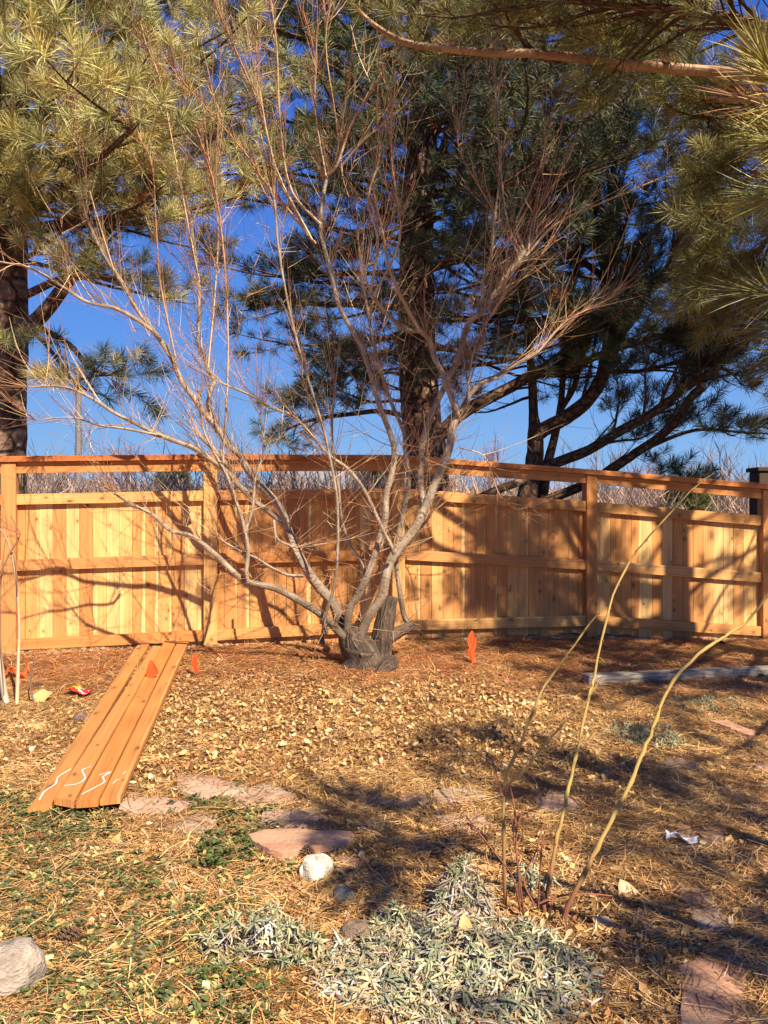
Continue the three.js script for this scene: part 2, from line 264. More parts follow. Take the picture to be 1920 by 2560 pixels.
function growBranch(B, T, P, R, o) {                           // twigs and needle tufts along a finished branch path
  const n = P.length - 1; let L = 0; for (let k = 0; k < n; k++) L += P[k].distanceTo(P[k + 1]);
  const pt = (t) => { const f = t * n, i = Math.min(n - 1, Math.floor(f)); return [P[i].clone().lerp(P[i + 1], f - i), P[i + 1].clone().sub(P[i]).normalize()]; };
  const step = o.step || .17; let side = R() < .5 ? 1 : -1;
  const tuft = (p, d) => { if (o.keep && R() > o.keep(p)) return; const dd = d.clone().add(V(0, o.up ?? .35, 0)).normalize(); T.m.push(orient(p, dd, (o.ts || 1) * (.7 + .5 * R()), R() * 6.28)); const k = .6 + .75 * R(), y = R(); T.c.push(R() < .012 ? lin(.30, .13, .035) : lin(o.col[0] * k * (.9 + .25 * y), o.col[1] * k, o.col[2] * k * (1.1 - .3 * y))); };
  for (let s = (o.from ?? .2) * L; s < L; s += step * (.7 + .6 * R())) {
    const t = s / L, [p, d] = pt(t); side = -side;
    const ang = side * (.55 + .6 * R()), dir = d.clone().applyAxisAngle(V(0, 1, 0), ang).add(V(0, (R() - .42) * .55, 0)).normalize(), l = Math.max(.18, (o.sub || .42) * Math.min(L, 2.6) * (1.05 - .75 * t) * (.5 + .7 * R()));
    const bare = R() < (o.bare ?? .2) + (t < .45 ? .25 : 0), m = 4, Q = [p.clone()]; let q = p.clone(), dd = dir.clone();
    for (let k = 0; k < m; k++) { dd.add(V((R() - .5) * .35, (R() - .5) * .3 + (o.curl ?? .10), (R() - .5) * .35)).normalize(); q = q.clone().addScaledVector(dd, l / m); Q.push(q); }
    const r0 = .003 + .0055 * l; B.tube(Q, [r0, r0 * .85, r0 * .7, r0 * .55, r0 * .4], 3, { us: 1 });
    const cnt = Math.max(1, Math.round(l / (o.tstep || .12)));
    for (let k = 0; k < cnt; k++) {
      const u = cnt === 1 ? .7 : .3 + .65 * k / (cnt - 1), f = u * m, i = Math.min(m - 1, Math.floor(f)), pp = Q[i].clone().lerp(Q[i + 1], f - i), d2 = dd.clone().applyAxisAngle(V(0, 1, 0), (k % 2 ? 1 : -1) * (.4 + .7 * R())).add(V(0, (R() - .3) * .7, 0)).normalize(), l2 = .06 + .17 * R();
      const e = pp.clone().addScaledVector(d2, l2); B.tube([pp, pp.clone().lerp(e, .5).add(V(0, -.008, 0)), e], [r0 * .5, r0 * .45, .002], 3, { us: 1 }); if (!bare) tuft(e, d2);
    }
    if (!bare) tuft(q, dd);
  }
  const [e, ed] = pt(1); tuft(e, ed);
}
function pine(name, label, o) {
  const t = tag(base(name), label, 'pine tree'), R = rng(o.seed), B = new MB(), T = { m: [], c: [] };
  const [TP, TR] = smooth(o.trunk.map((q) => q[0]), o.trunk.map((q) => q[1]), 8);
  new MB().tube(TP, TR, o.sides || 18, { rough: .22, seed: o.seed, vs: .55, us: Math.max(1, Math.round(TR[0] * 4)) }).build('trunk', o.bark || pineBark, t);
  for (const l of o.limbs || []) {
    const [P, RR] = smooth(l.p, l.r, 4), mb = new MB().tube(P, RR, 9, { rough: .18, seed: l.p[0].x, vs: .8, us: 1, cap: true }); mb.build('limb', l.bark || o.bark || pineBark, t);
    if (l.cut) { const e = P[P.length - 1], d = e.clone().sub(P[P.length - 2]).normalize(), c = new THREE.CylinderGeometry(RR[RR.length - 1] * .98, RR[RR.length - 1] * .98, .012, 12); const cm = part('cut_end', c, mat([.55, .40, .24]), t); cm.position.copy(e).addScaledVector(d, .004); cm.quaternion.setFromUnitVectors(V(0, 1, 0), d); }
    else if (!l.plain) growBranch(B, T, P, R, { ...o, ...l });
    for (let k = 0; k < (l.subs || 0); k++) { const f = .25 + .7 * (k + R()) / l.subs, i = Math.floor(f * (P.length - 1)), d = P[i + 1].clone().sub(P[i]).normalize(); primary(P[i], d.applyAxisAngle(V(0, 1, 0), (k % 2 ? 1 : -1) * (.5 + .7 * R())).add(V(0, (R() - .4) * .6, 0)).normalize(), (l.subL || 1.3) * (.6 + .6 * R()), o); }
  }
  function primary(p, d0, L, oo) {
    const n = 9, P = [p.clone()]; let q = p.clone(), d = d0.clone();
    for (let k = 0; k < n; k++) { d.add(V((R() - .5) * .28, (k < 4 ? -.05 : .07) * (oo.bend ?? 1) + (R() - .5) * .16, (R() - .5) * .28)).normalize(); q = q.clone().addScaledVector(d, L / n); P.push(q); }
    const r0 = .008 + .0105 * L, RR = P.map((_, k) => r0 * (1 - .82 * k / n)); B.tube(P, RR, 5, { vs: 1, us: 1 }); growBranch(B, T, P, R, oo);
  }
  for (const w of o.whorls || []) for (let k = 0; k < w.n; k++) {
    const y = lerp(w.y0, w.y1, (k + R() * .8) / w.n); let i = 0; while (i < TP.length - 2 && TP[i + 1].y < y) i++;
    const f = clamp((y - TP[i].y) / (TP[i + 1].y - TP[i].y)), p = TP[i].clone().lerp(TP[i + 1], f); let az = w.az ? lerp(w.az[0], w.az[1], R()) : k * 2.4 + R() * .8;
    const fy = (y - w.y0) / (w.y1 - w.y0), L = lerp(w.l0, w.l1, fy) * (.65 + .5 * R()), e = lerp(w.e0 ?? 0, w.e1 ?? .3, fy) + (R() - .5) * .3;
    primary(p, V(Math.cos(az) * Math.cos(e), Math.sin(e), -Math.sin(az) * Math.cos(e)), L, { ...o, ...w });
  }
  const br = B.build('branches', o.twigBark || darkBark, t); br.userData.kind = 'stuff';
  console.log(name, T.m.length, B.i.length / 3); if (T.m.length) copies('foliage', o.tuft || farTuft, needleMat, T.m, T.c, t);
  return [t, T.m.length];
}
const pix = (d0, d1, list) => list.map(([x, y], k) => at(x, y, lerp(d0, d1, k / (list.length - 1))));
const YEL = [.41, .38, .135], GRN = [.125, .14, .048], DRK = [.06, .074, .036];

pine('pine_tree', 'tall pine at the left edge with sunlit yellow green needles and thick bark', {
  seed: 21, col: YEL, tuft: midTuft, step: .19, tstep: .17, sub: .40, bare: .16,
  trunk: [[at(-10, 1660, 9.5), .36], [at(0, 1250, 9.5), .30], [at(6, 1000, 9.5), .28], [at(12, 780, 9.5), .265], [at(14, 600, 9.5), .25], [at(25, 380, 9.5), .2], [at(45, 180, 9.5), .15], [at(88, 40, 9.5), .11], [at(110, -140, 9.5), .09], [at(120, -500, 9.5), .05]],
  limbs: [
    { p: pix(9.4, 8.2, [[50, 830], [77, 812], [116, 774], [166, 708], [216, 642], [270, 571], [330, 515], [372, 470], [366, 400], [345, 316]]), r: [.10, .095, .085, .075, .065, .06, .05, .042, .034, .02], from: .35, subs: 6, subL: 1.1 },
    { p: pix(9.4, 8.9, [[70, 330], [131, 235], [185, 181], [216, 154], [300, 90], [380, 10]]), r: [.075, .07, .06, .05, .04, .02], from: .4, subs: 4, subL: 1.1 },
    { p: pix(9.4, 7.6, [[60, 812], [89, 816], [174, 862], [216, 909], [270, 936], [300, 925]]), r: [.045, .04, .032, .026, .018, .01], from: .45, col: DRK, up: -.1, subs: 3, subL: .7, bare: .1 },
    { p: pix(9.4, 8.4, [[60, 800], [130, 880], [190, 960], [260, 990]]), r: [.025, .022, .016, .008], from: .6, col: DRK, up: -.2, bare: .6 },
    { p: pix(9.3, 6.3, [[40, 560], [120, 500], [210, 430], [300, 350], [350, 305]]), r: [.05, .045, .036, .028, .014], from: .3, subs: 5, subL: 1.0 },
    { p: pix(9.3, 7.8, [[60, 740], [150, 700], [240, 690], [300, 700]]), r: [.05, .045, .036, .02], from: .5, col: GRN, subs: 3, subL: .8 },
  ],
  whorls: [{ n: 24, y0: 4.6, y1: 6.4, l0: 3.3, l1: 3.7, e0: .12, e1: .2, az: [-1.9, .25] }, { n: 34, y0: 6.2, y1: 9.2, l0: 3.8, l1: 3.0, e0: .12, e1: .35, az: [-1.9, .5] }, { n: 9, y0: 9, y1: 12, l0: 2.0, l1: 1.0, e0: .2, e1: .6 }, { n: 5, y0: 5.5, y1: 8.5, l0: 2, l1: 2, az: [1, 3.6] }],
});
pine('pine_tree', 'tallest pine straight behind the fence with its thick reddish trunk', {
  seed: 33, col: GRN, tuft: farTuft, step: .17, tstep: .13, sub: .40, bare: .3,
  trunk: [[at(1085, 1600, 11), .38], [at(1075, 1230, 11), .30], [at(1050, 1000, 11), .275], [at(1040, 800, 11), .26], [at(1042, 600, 11), .235], [at(1055, 374, 11), .21], [at(1057, 231, 11), .18], [at(1045, 58, 11), .15], [at(1035, -150, 11), .1], [at(1030, -600, 11), .04]],
  limbs: [
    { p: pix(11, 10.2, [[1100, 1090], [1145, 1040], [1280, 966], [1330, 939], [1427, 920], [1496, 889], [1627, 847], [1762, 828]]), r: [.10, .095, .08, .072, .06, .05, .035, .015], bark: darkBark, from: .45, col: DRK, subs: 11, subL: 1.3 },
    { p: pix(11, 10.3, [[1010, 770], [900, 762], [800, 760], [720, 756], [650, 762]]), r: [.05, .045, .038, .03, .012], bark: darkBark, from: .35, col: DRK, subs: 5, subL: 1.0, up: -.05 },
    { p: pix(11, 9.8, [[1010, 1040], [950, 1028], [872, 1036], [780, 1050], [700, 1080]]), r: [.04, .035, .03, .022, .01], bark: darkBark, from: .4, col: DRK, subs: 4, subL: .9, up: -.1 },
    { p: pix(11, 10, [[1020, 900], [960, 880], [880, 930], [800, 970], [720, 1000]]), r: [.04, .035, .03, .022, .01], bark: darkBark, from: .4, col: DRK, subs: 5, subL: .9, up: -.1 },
    { p: pix(11, 10.5, [[1080, 330], [1150, 240], [1190, 160], [1230, 60]]), r: [.06, .055, .05, .035], from: .5, subs: 3, subL: 1.2 },
    { p: pix(11, 10.2, [[1080, 440], [1120, 330], [1150, 240], [1160, 120]]), r: [.05, .045, .04, .03], from: .4, subs: 3, subL: 1.2 },
  ],
  whorls: [
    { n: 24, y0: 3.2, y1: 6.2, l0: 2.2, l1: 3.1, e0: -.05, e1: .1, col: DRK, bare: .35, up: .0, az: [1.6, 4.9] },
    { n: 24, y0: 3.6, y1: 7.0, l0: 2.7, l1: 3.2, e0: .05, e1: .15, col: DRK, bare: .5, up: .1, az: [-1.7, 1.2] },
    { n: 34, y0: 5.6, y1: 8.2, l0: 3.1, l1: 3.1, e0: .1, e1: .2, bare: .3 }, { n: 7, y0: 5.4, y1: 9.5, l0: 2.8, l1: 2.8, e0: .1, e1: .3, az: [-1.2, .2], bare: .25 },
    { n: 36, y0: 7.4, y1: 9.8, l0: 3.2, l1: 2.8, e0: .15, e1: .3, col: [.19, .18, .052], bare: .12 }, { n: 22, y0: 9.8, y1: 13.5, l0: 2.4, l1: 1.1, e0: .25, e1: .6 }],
});
pine('pine_tree', 'dark many stemmed pine behind the right half of the fence with a sawn off limb', {
  seed: 47, col: DRK, tuft: farTuft, step: .15, tstep: .13, sub: .45, bare: .38, bark: texMat(barkTex(25, [.04, .022, .016], [.17, .085, .05], [.30, .17, .10], 6, 9), .02, .95),
  trunk: [[at(1310, 1560, 11), .17], [at(1318, 1243, 11), .14], [at(1336, 1150, 11), .125], [at(1338, 1082, 11), .105], [at(1334, 1040, 11), .07], [at(1330, 947, 11), .06], [at(1318, 793, 11), .05], [at(1310, 600, 11), .035], [at(1300, 400, 11), .02]],
  limbs: [
    { p: pix(11, 10.3, [[1338, 1100], [1349, 1082], [1415, 1044], [1461, 1009], [1500, 955], [1519, 889], [1527, 812], [1519, 716], [1515, 639], [1530, 480], [1540, 330], [1550, 150]]), r: [.10, .105, .105, .1, .098, .095, .09, .065, .05, .045, .035, .02], from: .5, subs: 20, subL: 1.9 },
    { p: pix(10.5, 9.9, [[1527, 808], [1569, 766], [1627, 723], [1673, 666], [1700, 600], [1740, 500], [1800, 400]]), r: [.075, .072, .066, .06, .05, .04, .025], from: .4, subs: 11, subL: 1.6 },
    { p: pix(11.1, 10.8, [[1352, 1260], [1369, 1159], [1384, 1101], [1400, 1024], [1407, 947], [1420, 800], [1440, 650], [1450, 450]]), r: [.09, .07, .06, .05, .042, .04, .03, .02], bark: darkBark, from: .5, subs: 6, subL: 1.4 },
    { p: pix(11, 10.8, [[1399, 1028], [1434, 970], [1446, 928], [1480, 800]]), r: [.045, .04, .036, .02], bark: darkBark, from: .5 },
    { p: pix(11, 9.3, [[1352, 1190], [1376, 1165], [1473, 1125], [1550, 1078], [1627, 1036], [1704, 978], [1762, 939], [1828, 885], [1900, 820]]), r: [.08, .078, .07, .066, .06, .05, .044, .034, .02], bark: darkBark, from: .35, subs: 15, subL: 1.4 },
    { p: pix(11, 9.8, [[1345, 1262], [1376, 1247], [1456, 1214], [1527, 1175], [1589, 1132], [1646, 1094], [1697, 1044], [1727, 993], [1758, 963]]), r: [.075, .07, .066, .064, .062, .06, .058, .055, .052], cut: true, subs: 4, subL: .9 },
    { p: pix(11, 10.3, [[1330, 1180], [1304, 1201], [1240, 1226], [1180, 1250]]), r: [.06, .06, .055, .04], bark: darkBark, plain: true },
    { p: pix(10.5, 9.4, [[1560, 1150], [1640, 1110], [1740, 1075], [1850, 1080], [1930, 1085]]), r: [.03, .028, .022, .016, .01], bark: darkBark, from: .2, subs: 4, subL: .7 },
    { p: pix(10.2, 9.7, [[1530, 1180], [1620, 1190], [1680, 1205], [1720, 1200]]), r: [.02, .018, .014, .008], bark: darkBark, from: .2, subs: 4, subL: .55, bare: .05 },
    { p: pix(10.8, 9.9, [[1527, 870], [1640, 840], [1740, 830], [1850, 800]]), r: [.04, .034, .028, .012], bark: darkBark, from: .2, subs: 12, subL: 1.2 },
    { p: pix(10.8, 9.9, [[1520, 930], [1620, 925], [1720, 900], [1850, 940]]), r: [.03, .026, .022, .012], bark: darkBark, from: .1, subs: 11, subL: 1.1 },
    { p: pix(10.8, 10.4, [[1520, 700], [1440, 640], [1350, 560], [1250, 520]]), r: [.05, .044, .034, .012], bark: darkBark, from: .2, subs: 10, subL: 1.2 },
    { p: pix(10.8, 10.4, [[1527, 800], [1440, 790], [1340, 800], [1230, 770]]), r: [.04, .034, .028, .012], bark: darkBark, from: .2, subs: 10, subL: 1.2 },
  ],
  whorls: [{ n: 30, y0: 4.0, y1: 8.2, l0: 2.5, l1: 3.1, e0: .02, e1: .3, bare: .6, az: [-2.2, 1.2] }, { n: 12, y0: 5, y1: 8.5, l0: 2.6, l1: 2.6, e0: -.05, e1: .2, bare: .85, az: [-1.6, .6] }, { n: 14, y0: 3.2, y1: 6.5, l0: 1.6, l1: 2.2, e0: -.05, e1: .2, bare: .75, az: [1.2, 4.4] }],
});

// ---------------------------------------------------------------- pines whose boughs reach into the picture from the right
console.log('pines', Object.keys(used).length);
pine('pine_tree', 'pine off to the right whose long bare branch crosses the upper right corner', {
  seed: 59, col: [.19, .175, .04], tuft: overTuft, step: .16, tstep: .125, sub: .42, bare: .12, up: .1,
  trunk: [[V(6.2, -.1, -4.9), .28], [V(6.2, 2, -4.9), .25], [V(6.15, 5, -4.9), .2], [V(6.1, 8, -4.9), .13], [V(6.1, 11, -4.9), .05]],
  limbs: [
    { p: [V(6.15, 4.7, -4.9), V(4.6, 4.75, -5.2), ...pix(5.6, 6.0, [[1930, 188], [1790, 180], [1650, 168], [1530, 156], [1435, 143], [1340, 134], [1240, 132], [1080, 118], [1010, 105], [930, 58], [870, -5]])], r: [.06, .052, .043, .041, .039, .036, .034, .032, .030, .027, .024, .018, .01], from: .62, sub: .22, bare: .15, subs: 0, bark: texMat(ashBarkT, .006, .85, { color: lin(1.05, .84, .66) }) },
    { p: pix(5.9, 5.7, [[1400, 150], [1340, 135], [1300, 90], [1270, 40], [1265, -40]]), r: [.03, .026, .022, .018, .01], from: .6, sub: .3 },
    { p: [V(6.1, 5.6, -4.9), ...pix(5.2, 5.2, [[1950, 70], [1800, 40], [1650, 20], [1500, 10], [1350, -20]])], r: [.05, .04, .034, .026, .02, .012], from: .25, subs: 18, subL: 1.1 },
    { p: [V(6.1, 6.2, -4.9), ...pix(6.6, 6.8, [[1950, 60], [1780, 40], [1600, 30], [1420, 0], [1300, -30]])], r: [.05, .04, .034, .026, .02, .012], from: .2, subs: 16, subL: 1.1 },
    { p: [V(6.1, 4.5, -4.9), ...pix(6.4, 6.9, [[1990, 260], [1900, 280], [1820, 300], [1730, 290]])], r: [.04, .034, .026, .02, .01], from: .3, subs: 12, subL: .6 },
    { p: [V(6.15, 4.2, -4.9), ...pix(6.4, 6.6, [[1990, 380], [1920, 430], [1850, 460], [1790, 560]])], r: [.04, .034, .026, .02, .01], from: .3, subs: 12, subL: .55 },
    { p: [V(6.15, 3.6, -4.9), ...pix(6.2, 6.4, [[1970, 560], [1900, 620], [1850, 660]])], r: [.03, .026, .02, .01], from: .4, subs: 8, subL: .6, up: -.2 },
  ],
  whorls: [{ n: 14, y0: 3.6, y1: 8.5, l0: 2.2, l1: 2.2, e0: .0, e1: .3, az: [-2.4, .8] }, { n: 14, y0: 6.0, y1: 9, l0: 3.2, l1: 1.6, e0: .1, e1: .4, az: [1.2, 3.0] }, { n: 4, y0: 9, y1: 11, l0: 1.3, l1: .8, e0: .3, e1: .6 }, { n: 9, y0: 3.7, y1: 5.6, l0: 3.4, l1: 3.0, e0: 0, e1: .15, az: [-2.8, -2.0] }, { n: 3, y0: 4.2, y1: 6.4, l0: 2.6, l1: 2.6, e0: 0, e1: .2, az: [.9, 1.9] }, { n: 7, y0: 4.7, y1: 5.7, l0: 3.3, l1: 3.1, e0: 0, e1: .1, az: [-3.35, -2.85] }],
});
pine('pine_tree', 'nearest pine with long close needles hanging in at the right edge', {
  seed: 64, col: [.36, .32, .065], tuft: nearTuft, step: .13, tstep: .10, sub: .34, bare: .05, up: -.05,
  trunk: [[V(4.9, -.1, .9), .15], [V(4.9, 1.6, .9), .13], [V(4.8, 2.8, .85), .10], [V(4.75, 3.9, .8), .06], [V(4.6, 5.2, .7), .02]],
  limbs: [
    { p: [V(4.65, 2.9, .8), V(2.3, 2.72, -1.0), V(1.6, 2.62, -1.65), V(1.22, 2.55, -1.9)], r: [.035, .026, .016, .008], from: .7, sub: .12, step: .09, up: 0 },
    { p: [V(4.65, 2.6, .8), V(2.2, 2.42, -.95), V(1.55, 2.25, -1.55), V(1.17, 2.08, -1.75)], r: [.03, .024, .014, .007], from: .74, sub: .10, step: .09, up: -.5, col: [.15, .14, .035] },
  ],
  whorls: [{ n: 6, y0: 3.3, y1: 4.9, l0: 2.5, l1: 2.2, e0: .0, e1: .15, az: [1.3, 2.9] }, { n: 3, y0: 2.8, y1: 4.8, l0: 1.6, l1: 1.5, e0: 0, e1: .2, az: [-2, 1] }],
});

// ---------------------------------------------------------------- the bare tree
const TAN = [.50, .33, .165], RED = [.40, .125, .055], GREY = [.42, .35, .27], BUFF = [.60, .45, .27];
{
  const t = tag(base('bare_tree'), 'bare many stemmed grey tree growing in front of the fence', 'tree'), R = rng(77);
  const trunk = new MB();
  const put = (mb, d0, d1, list, r0, r1, o = {}) => { const p = pix(d0, d1, list), rs = p.map((_, k) => pxm(lerp(r0, r1, k / (p.length - 1)) * (o.thin || 1), d0)); const [P, RR] = smooth(p, rs, o.per || 4); mb.tube(P, RR, o.sides || 9, { rough: o.rough ?? .12, seed: list[0][0], vs: 1.6, us: 1, cap: true, ...o }); return [P, RR]; };
  put(trunk, 7.25, 7.3, [[930, 1730], [925, 1690], [905, 1640], [885, 1600], [878, 1570]], 66, 30, { sides: 24, rough: .28, us: 3 });
  put(trunk, 7.3, 7.35, [[965, 1725], [957, 1680], [950, 1640], [958, 1580], [970, 1520], [978, 1490]], 40, 18, { sides: 18, rough: .22, us: 2 });
  put(trunk, 7.15, 7.1, [[940, 1720], [950, 1690], [975, 1660], [990, 1655]], 34, 17, { sides: 14, rough: .3 });
  put(trunk, 7.3, 7.5, [[955, 1600], [985, 1585], [1012, 1572], [1030, 1562]], 19, 11, { sides: 12, rough: .3 });
  put(trunk, 7.25, 7.2, [[860, 1735], [880, 1690], [900, 1650], [905, 1620]], 30, 40, { sides: 14, rough: .25 });
  trunk.build('trunk', shadedStumpBark, t);
  const SRC = [], tips = [];
  const LIMB = [
    [7.25, 6.7, 13, 3, [[878, 1610], [853, 1585], [807, 1539], [748, 1501], [689, 1471], [608, 1450], [548, 1395], [477, 1340], [430, 1328], [380, 1286], [321, 1256], [283, 1231]]],
    [7.35, 7.6, 18, 11, [[872, 1605], [853, 1568], [836, 1513], [790, 1459], [760, 1412], [735, 1362], [714, 1305]]],
    [7.6, 7.3, 11, 10, [[720, 1325], [712, 1294], [684, 1248], [642, 1205], [608, 1155]]],
    [7.6, 7.9, 9, 6, [[722, 1330], [697, 1298], [642, 1256], [600, 1214], [560, 1150], [500, 1090]]],
    [7.3, 6.9, 10, 4, [[608, 1155], [602, 1140], [571, 1113], [548, 1075], [532, 1059], [502, 1020], [482, 990], [455, 955], [432, 901], [401, 851], [378, 820], [340, 770], [309, 712], [285, 677], [247, 612], [215, 540]]],
    [7.0, 6.4, 7, 2.5, [[401, 851], [386, 831], [335, 795], [285, 770], [216, 754], [162, 720], [73, 669], [0, 655]]],
    [7.3, 7.6, 8, 3.5, [[545, 1080], [536, 1055], [521, 1020], [529, 970], [536, 955], [521, 924], [509, 893], [498, 866], [498, 770], [498, 716], [490, 650], [478, 560], [460, 470]]],
    [7.1, 6.2, 9, 2, [[625, 1240], [590, 1205], [556, 1171], [525, 1148], [478, 1117], [436, 1102], [386, 1082], [340, 1059], [293, 1036], [231, 997], [193, 978], [154, 967], [69, 967]]],
    [6.6, 6.1, 5, 1.5, [[400, 1090], [386, 1086], [309, 1071], [247, 1063], [185, 1044], [90, 1050]]],
    [7.25, 7.1, 12, 7.5, [[876, 1610], [870, 1585], [874, 1522], [895, 1488], [921, 1433], [950, 1345], [963, 1290], [967, 1227], [980, 1184], [985, 1120], [970, 1070]]],
    [7.1, 6.8, 7.5, 5, [[970, 1070], [964, 1055], [949, 1017], [929, 947], [906, 870], [879, 824], [848, 766], [829, 689], [814, 631], [802, 579], [810, 482], [821, 436]]],
    [7.2, 7.35, 14.5, 11, [[900, 1615], [904, 1585], [921, 1543], [954, 1492], [967, 1433], [980, 1395], [1005, 1362], [1035, 1324], [1060, 1277], [1077, 1235], [1098, 1184], [1119, 1134], [1127, 1100], [1130, 1075], [1142, 1036]]],
    [7.35, 6.8, 8.5, 5, [[1145, 1045], [1142, 1032], [1118, 967], [1103, 928], [1084, 889], [1072, 847], [1060, 835], [1049, 828], [1010, 824], [972, 789], [925, 735]]],
    [7.35, 7.5, 8, 5, [[1135, 1055], [1153, 1024], [1196, 963], [1242, 943], [1280, 916], [1345, 880]]],
    [7.3, 7.7, 10, 7, [[1062, 1280], [1060, 1256], [1051, 1210], [1053, 1160], [1057, 1102], [1091, 1009], [1122, 947], [1153, 870], [1172, 808], [1211, 774], [1242, 723], [1277, 673], [1312, 628]]],
    [7.4, 7.7, 8, 4, [[985, 1390], [992, 1370], [1001, 1311], [1013, 1260], [1022, 1205], [1018, 1163], [1013, 1130], [1010, 1082], [987, 1028], [968, 978], [949, 916], [933, 855], [920, 780], [905, 700]]],
    [7.5, 7.5, 9, 6, [[1030, 1572], [1026, 1562], [1013, 1547], [1001, 1488], [992, 1429], [990, 1385]]],
    [7.0, 6.7, 4.5, 3, [[818, 1585], [811, 1556], [836, 1463], [845, 1353], [840, 1227], [824, 1142], [810, 1078], [787, 1001], [756, 901], [733, 816], [713, 723], [694, 600], [686, 500]]],
    [7.1, 6.7, 6, 3, [[985, 1385], [980, 1370], [959, 1328], [937, 1281], [912, 1227], [870, 1172], [828, 1142], [787, 1098], [733, 1040], [671, 1017], [640, 995], [560, 960]]],
    [6.9, 6.9, 7, 3, [[620, 1455], [616, 1438], [620, 1374], [608, 1311], [591, 1256], [565, 1184], [527, 1117], [505, 1060], [500, 1000]]],
    [6.9, 7.1, 5, 2.5, [[612, 1330], [620, 1311], [633, 1260], [637, 1205], [660, 1120], [650, 1040]]],
    [7.3, 7.4, 4.5, 3, [[915, 1445], [904, 1404], [878, 1370], [861, 1324], [853, 1290], [849, 1239], [835, 1150], [830, 1060], [838, 960]]],
    [7.2, 6.9, 5, 3, [[758, 1440], [719, 1437], [680, 1420], [640, 1395], [600, 1378], [545, 1345]]],
    [7.4, 7.2, 4, 4, [[1030, 1335], [1052, 1318], [1066, 1302], [1078, 1282]]],
    [7.2, 7.1, 4, 2.5, [[685, 1300], [690, 1340], [700, 1352], [735, 1368]]],
    [7.35, 7.4, 4.5, 4, [[1150, 1030], [1166, 1005], [1172, 965]]],
    [7.6, 7.4, 5, 2.5, [[1215, 772], [1205, 715], [1225, 660], [1235, 560], [1250, 420], [1240, 260], [1238, 140]]],
  ];
  LIMB.forEach(([d0, d1, r0, r1, list], k) => {
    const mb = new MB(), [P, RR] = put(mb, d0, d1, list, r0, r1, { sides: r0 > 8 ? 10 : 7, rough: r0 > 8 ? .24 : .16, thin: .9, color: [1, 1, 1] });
    for (let i = 0; i < mb.n; i++) { const y = mb.p[i * 3 + 1], x = mb.p[i * 3], q = clamp(.30 + .70 * sstep(.35, 1.5, y + .5 * (fbm(x * 3 + 20, y * 5 + 20, 12, 3) - .5)) + .25 * (fbm(x * 9 + 50, y * 9 + 50, 14, 3) - .5), .2, 1); mb.c[i * 3] = q; mb.c[i * 3 + 1] = q * lerp(.86, 1, q); mb.c[i * 3 + 2] = q * lerp(.72, 1, q); }  // dark older bark low down, blending into the shade painted on the trunk
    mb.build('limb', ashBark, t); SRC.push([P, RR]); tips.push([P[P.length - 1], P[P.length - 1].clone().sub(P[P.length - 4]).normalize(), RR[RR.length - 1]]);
  });
  // long straight shoots, each one a branch you can follow in the photograph
  const shoots = new MB();
  const WHIP = [[6.8, 6.6, [[800, 560], [730, 480], [700, 300], [692, 120], [676, -10]], 3.4], [6.8, 6.5, [[856, 440], [840, 300], [814, 100], [829, -10]], 2.4], [6.8, 6.6, [[815, 440], [788, 280], [785, 130], [752, 10]], 2.6], [6.9, 6.6, [[790, 610], [700, 500], [650, 440], [640, 420], [560, 320], [470, 220], [430, 165]], 3.4], [6.8, 6.6, [[780, 600], [690, 420], [650, 230], [640, 100]], 3], [6.8, 6.6, [[770, 590], [660, 370], [640, 250], [600, 150], [560, 60], [530, -10]], 3],
    [6.8, 6.4, [[821, 436], [841, 417], [879, 309], [918, 247], [960, 180]], 4], [6.8, 6.4, [[850, 420], [910, 350], [975, 290], [990, 190]], 3.2], [6.8, 6.6, [[925, 735], [945, 600], [920, 500], [947, 400], [945, 300]], 4], [6.8, 6.6, [[930, 745], [1000, 600], [985, 450], [975, 360]], 3], [6.8, 6.6, [[1049, 828], [975, 680], [960, 600], [935, 480]], 4.5],
    [7.7, 7.6, [[1310, 628], [1290, 560], [1320, 490], [1360, 380], [1362, 310]], 3], [7.7, 7.6, [[1305, 635], [1270, 560], [1250, 400], [1238, 250], [1235, 140]], 3], [7.7, 7.4, [[1315, 640], [1390, 560], [1520, 500], [1690, 430]], 3.4], [7.7, 7.5, [[1300, 640], [1230, 520], [1150, 380], [1140, 320]], 2.4], [7.7, 7.6, [[1320, 625], [1330, 560], [1350, 520], [1420, 400]], 2.6],
    [7.0, 6.6, [[498, 700], [470, 560], [430, 350], [400, 200], [370, 120]], 2.4], [7.0, 6.6, [[478, 560], [520, 470], [545, 400], [560, 280]], 2.2], [6.8, 6.4, [[285, 677], [225, 480], [190, 330], [185, 240]], 2], [7.0, 6.6, [[440, 900], [400, 700], [390, 560], [370, 380], [280, 280]], 2.4], [6.9, 6.7, [[520, 920], [540, 700], [545, 560], [520, 380], [505, 240]], 2.6], [6.9, 6.7, [[556, 1171], [570, 900], [560, 640], [530, 440], [430, 170]], 3], [7.4, 7.1, [[1345, 880], [1420, 800], [1500, 760], [1560, 720]], 2.6], [7.4, 7.2, [[1170, 960], [1190, 860], [1260, 740], [1390, 600]], 2.4], [7.4, 7.2, [[1150, 1120], [1210, 1140], [1250, 1240], [1290, 1275]], 1.8], [6.4, 6.2, [[73, 669], [40, 660], [-20, 690]], 2]];
  for (const [d0, d1, list, r] of WHIP) { const p = pix(d0, d1, list), [P, RR] = smooth(p, p.map((_, k) => pxm(r * (1 - .75 * k / p.length), d0) * 1.05), 4); shoots.tube(P, RR, 5, { color: R() < .6 ? BUFF : TAN, color2: R() < .5 ? TAN : RED }); SRC.push([P, RR]); }
  shoots.build('shoots', twigMat, t).userData.kind = 'stuff';
  const tw = new MB();
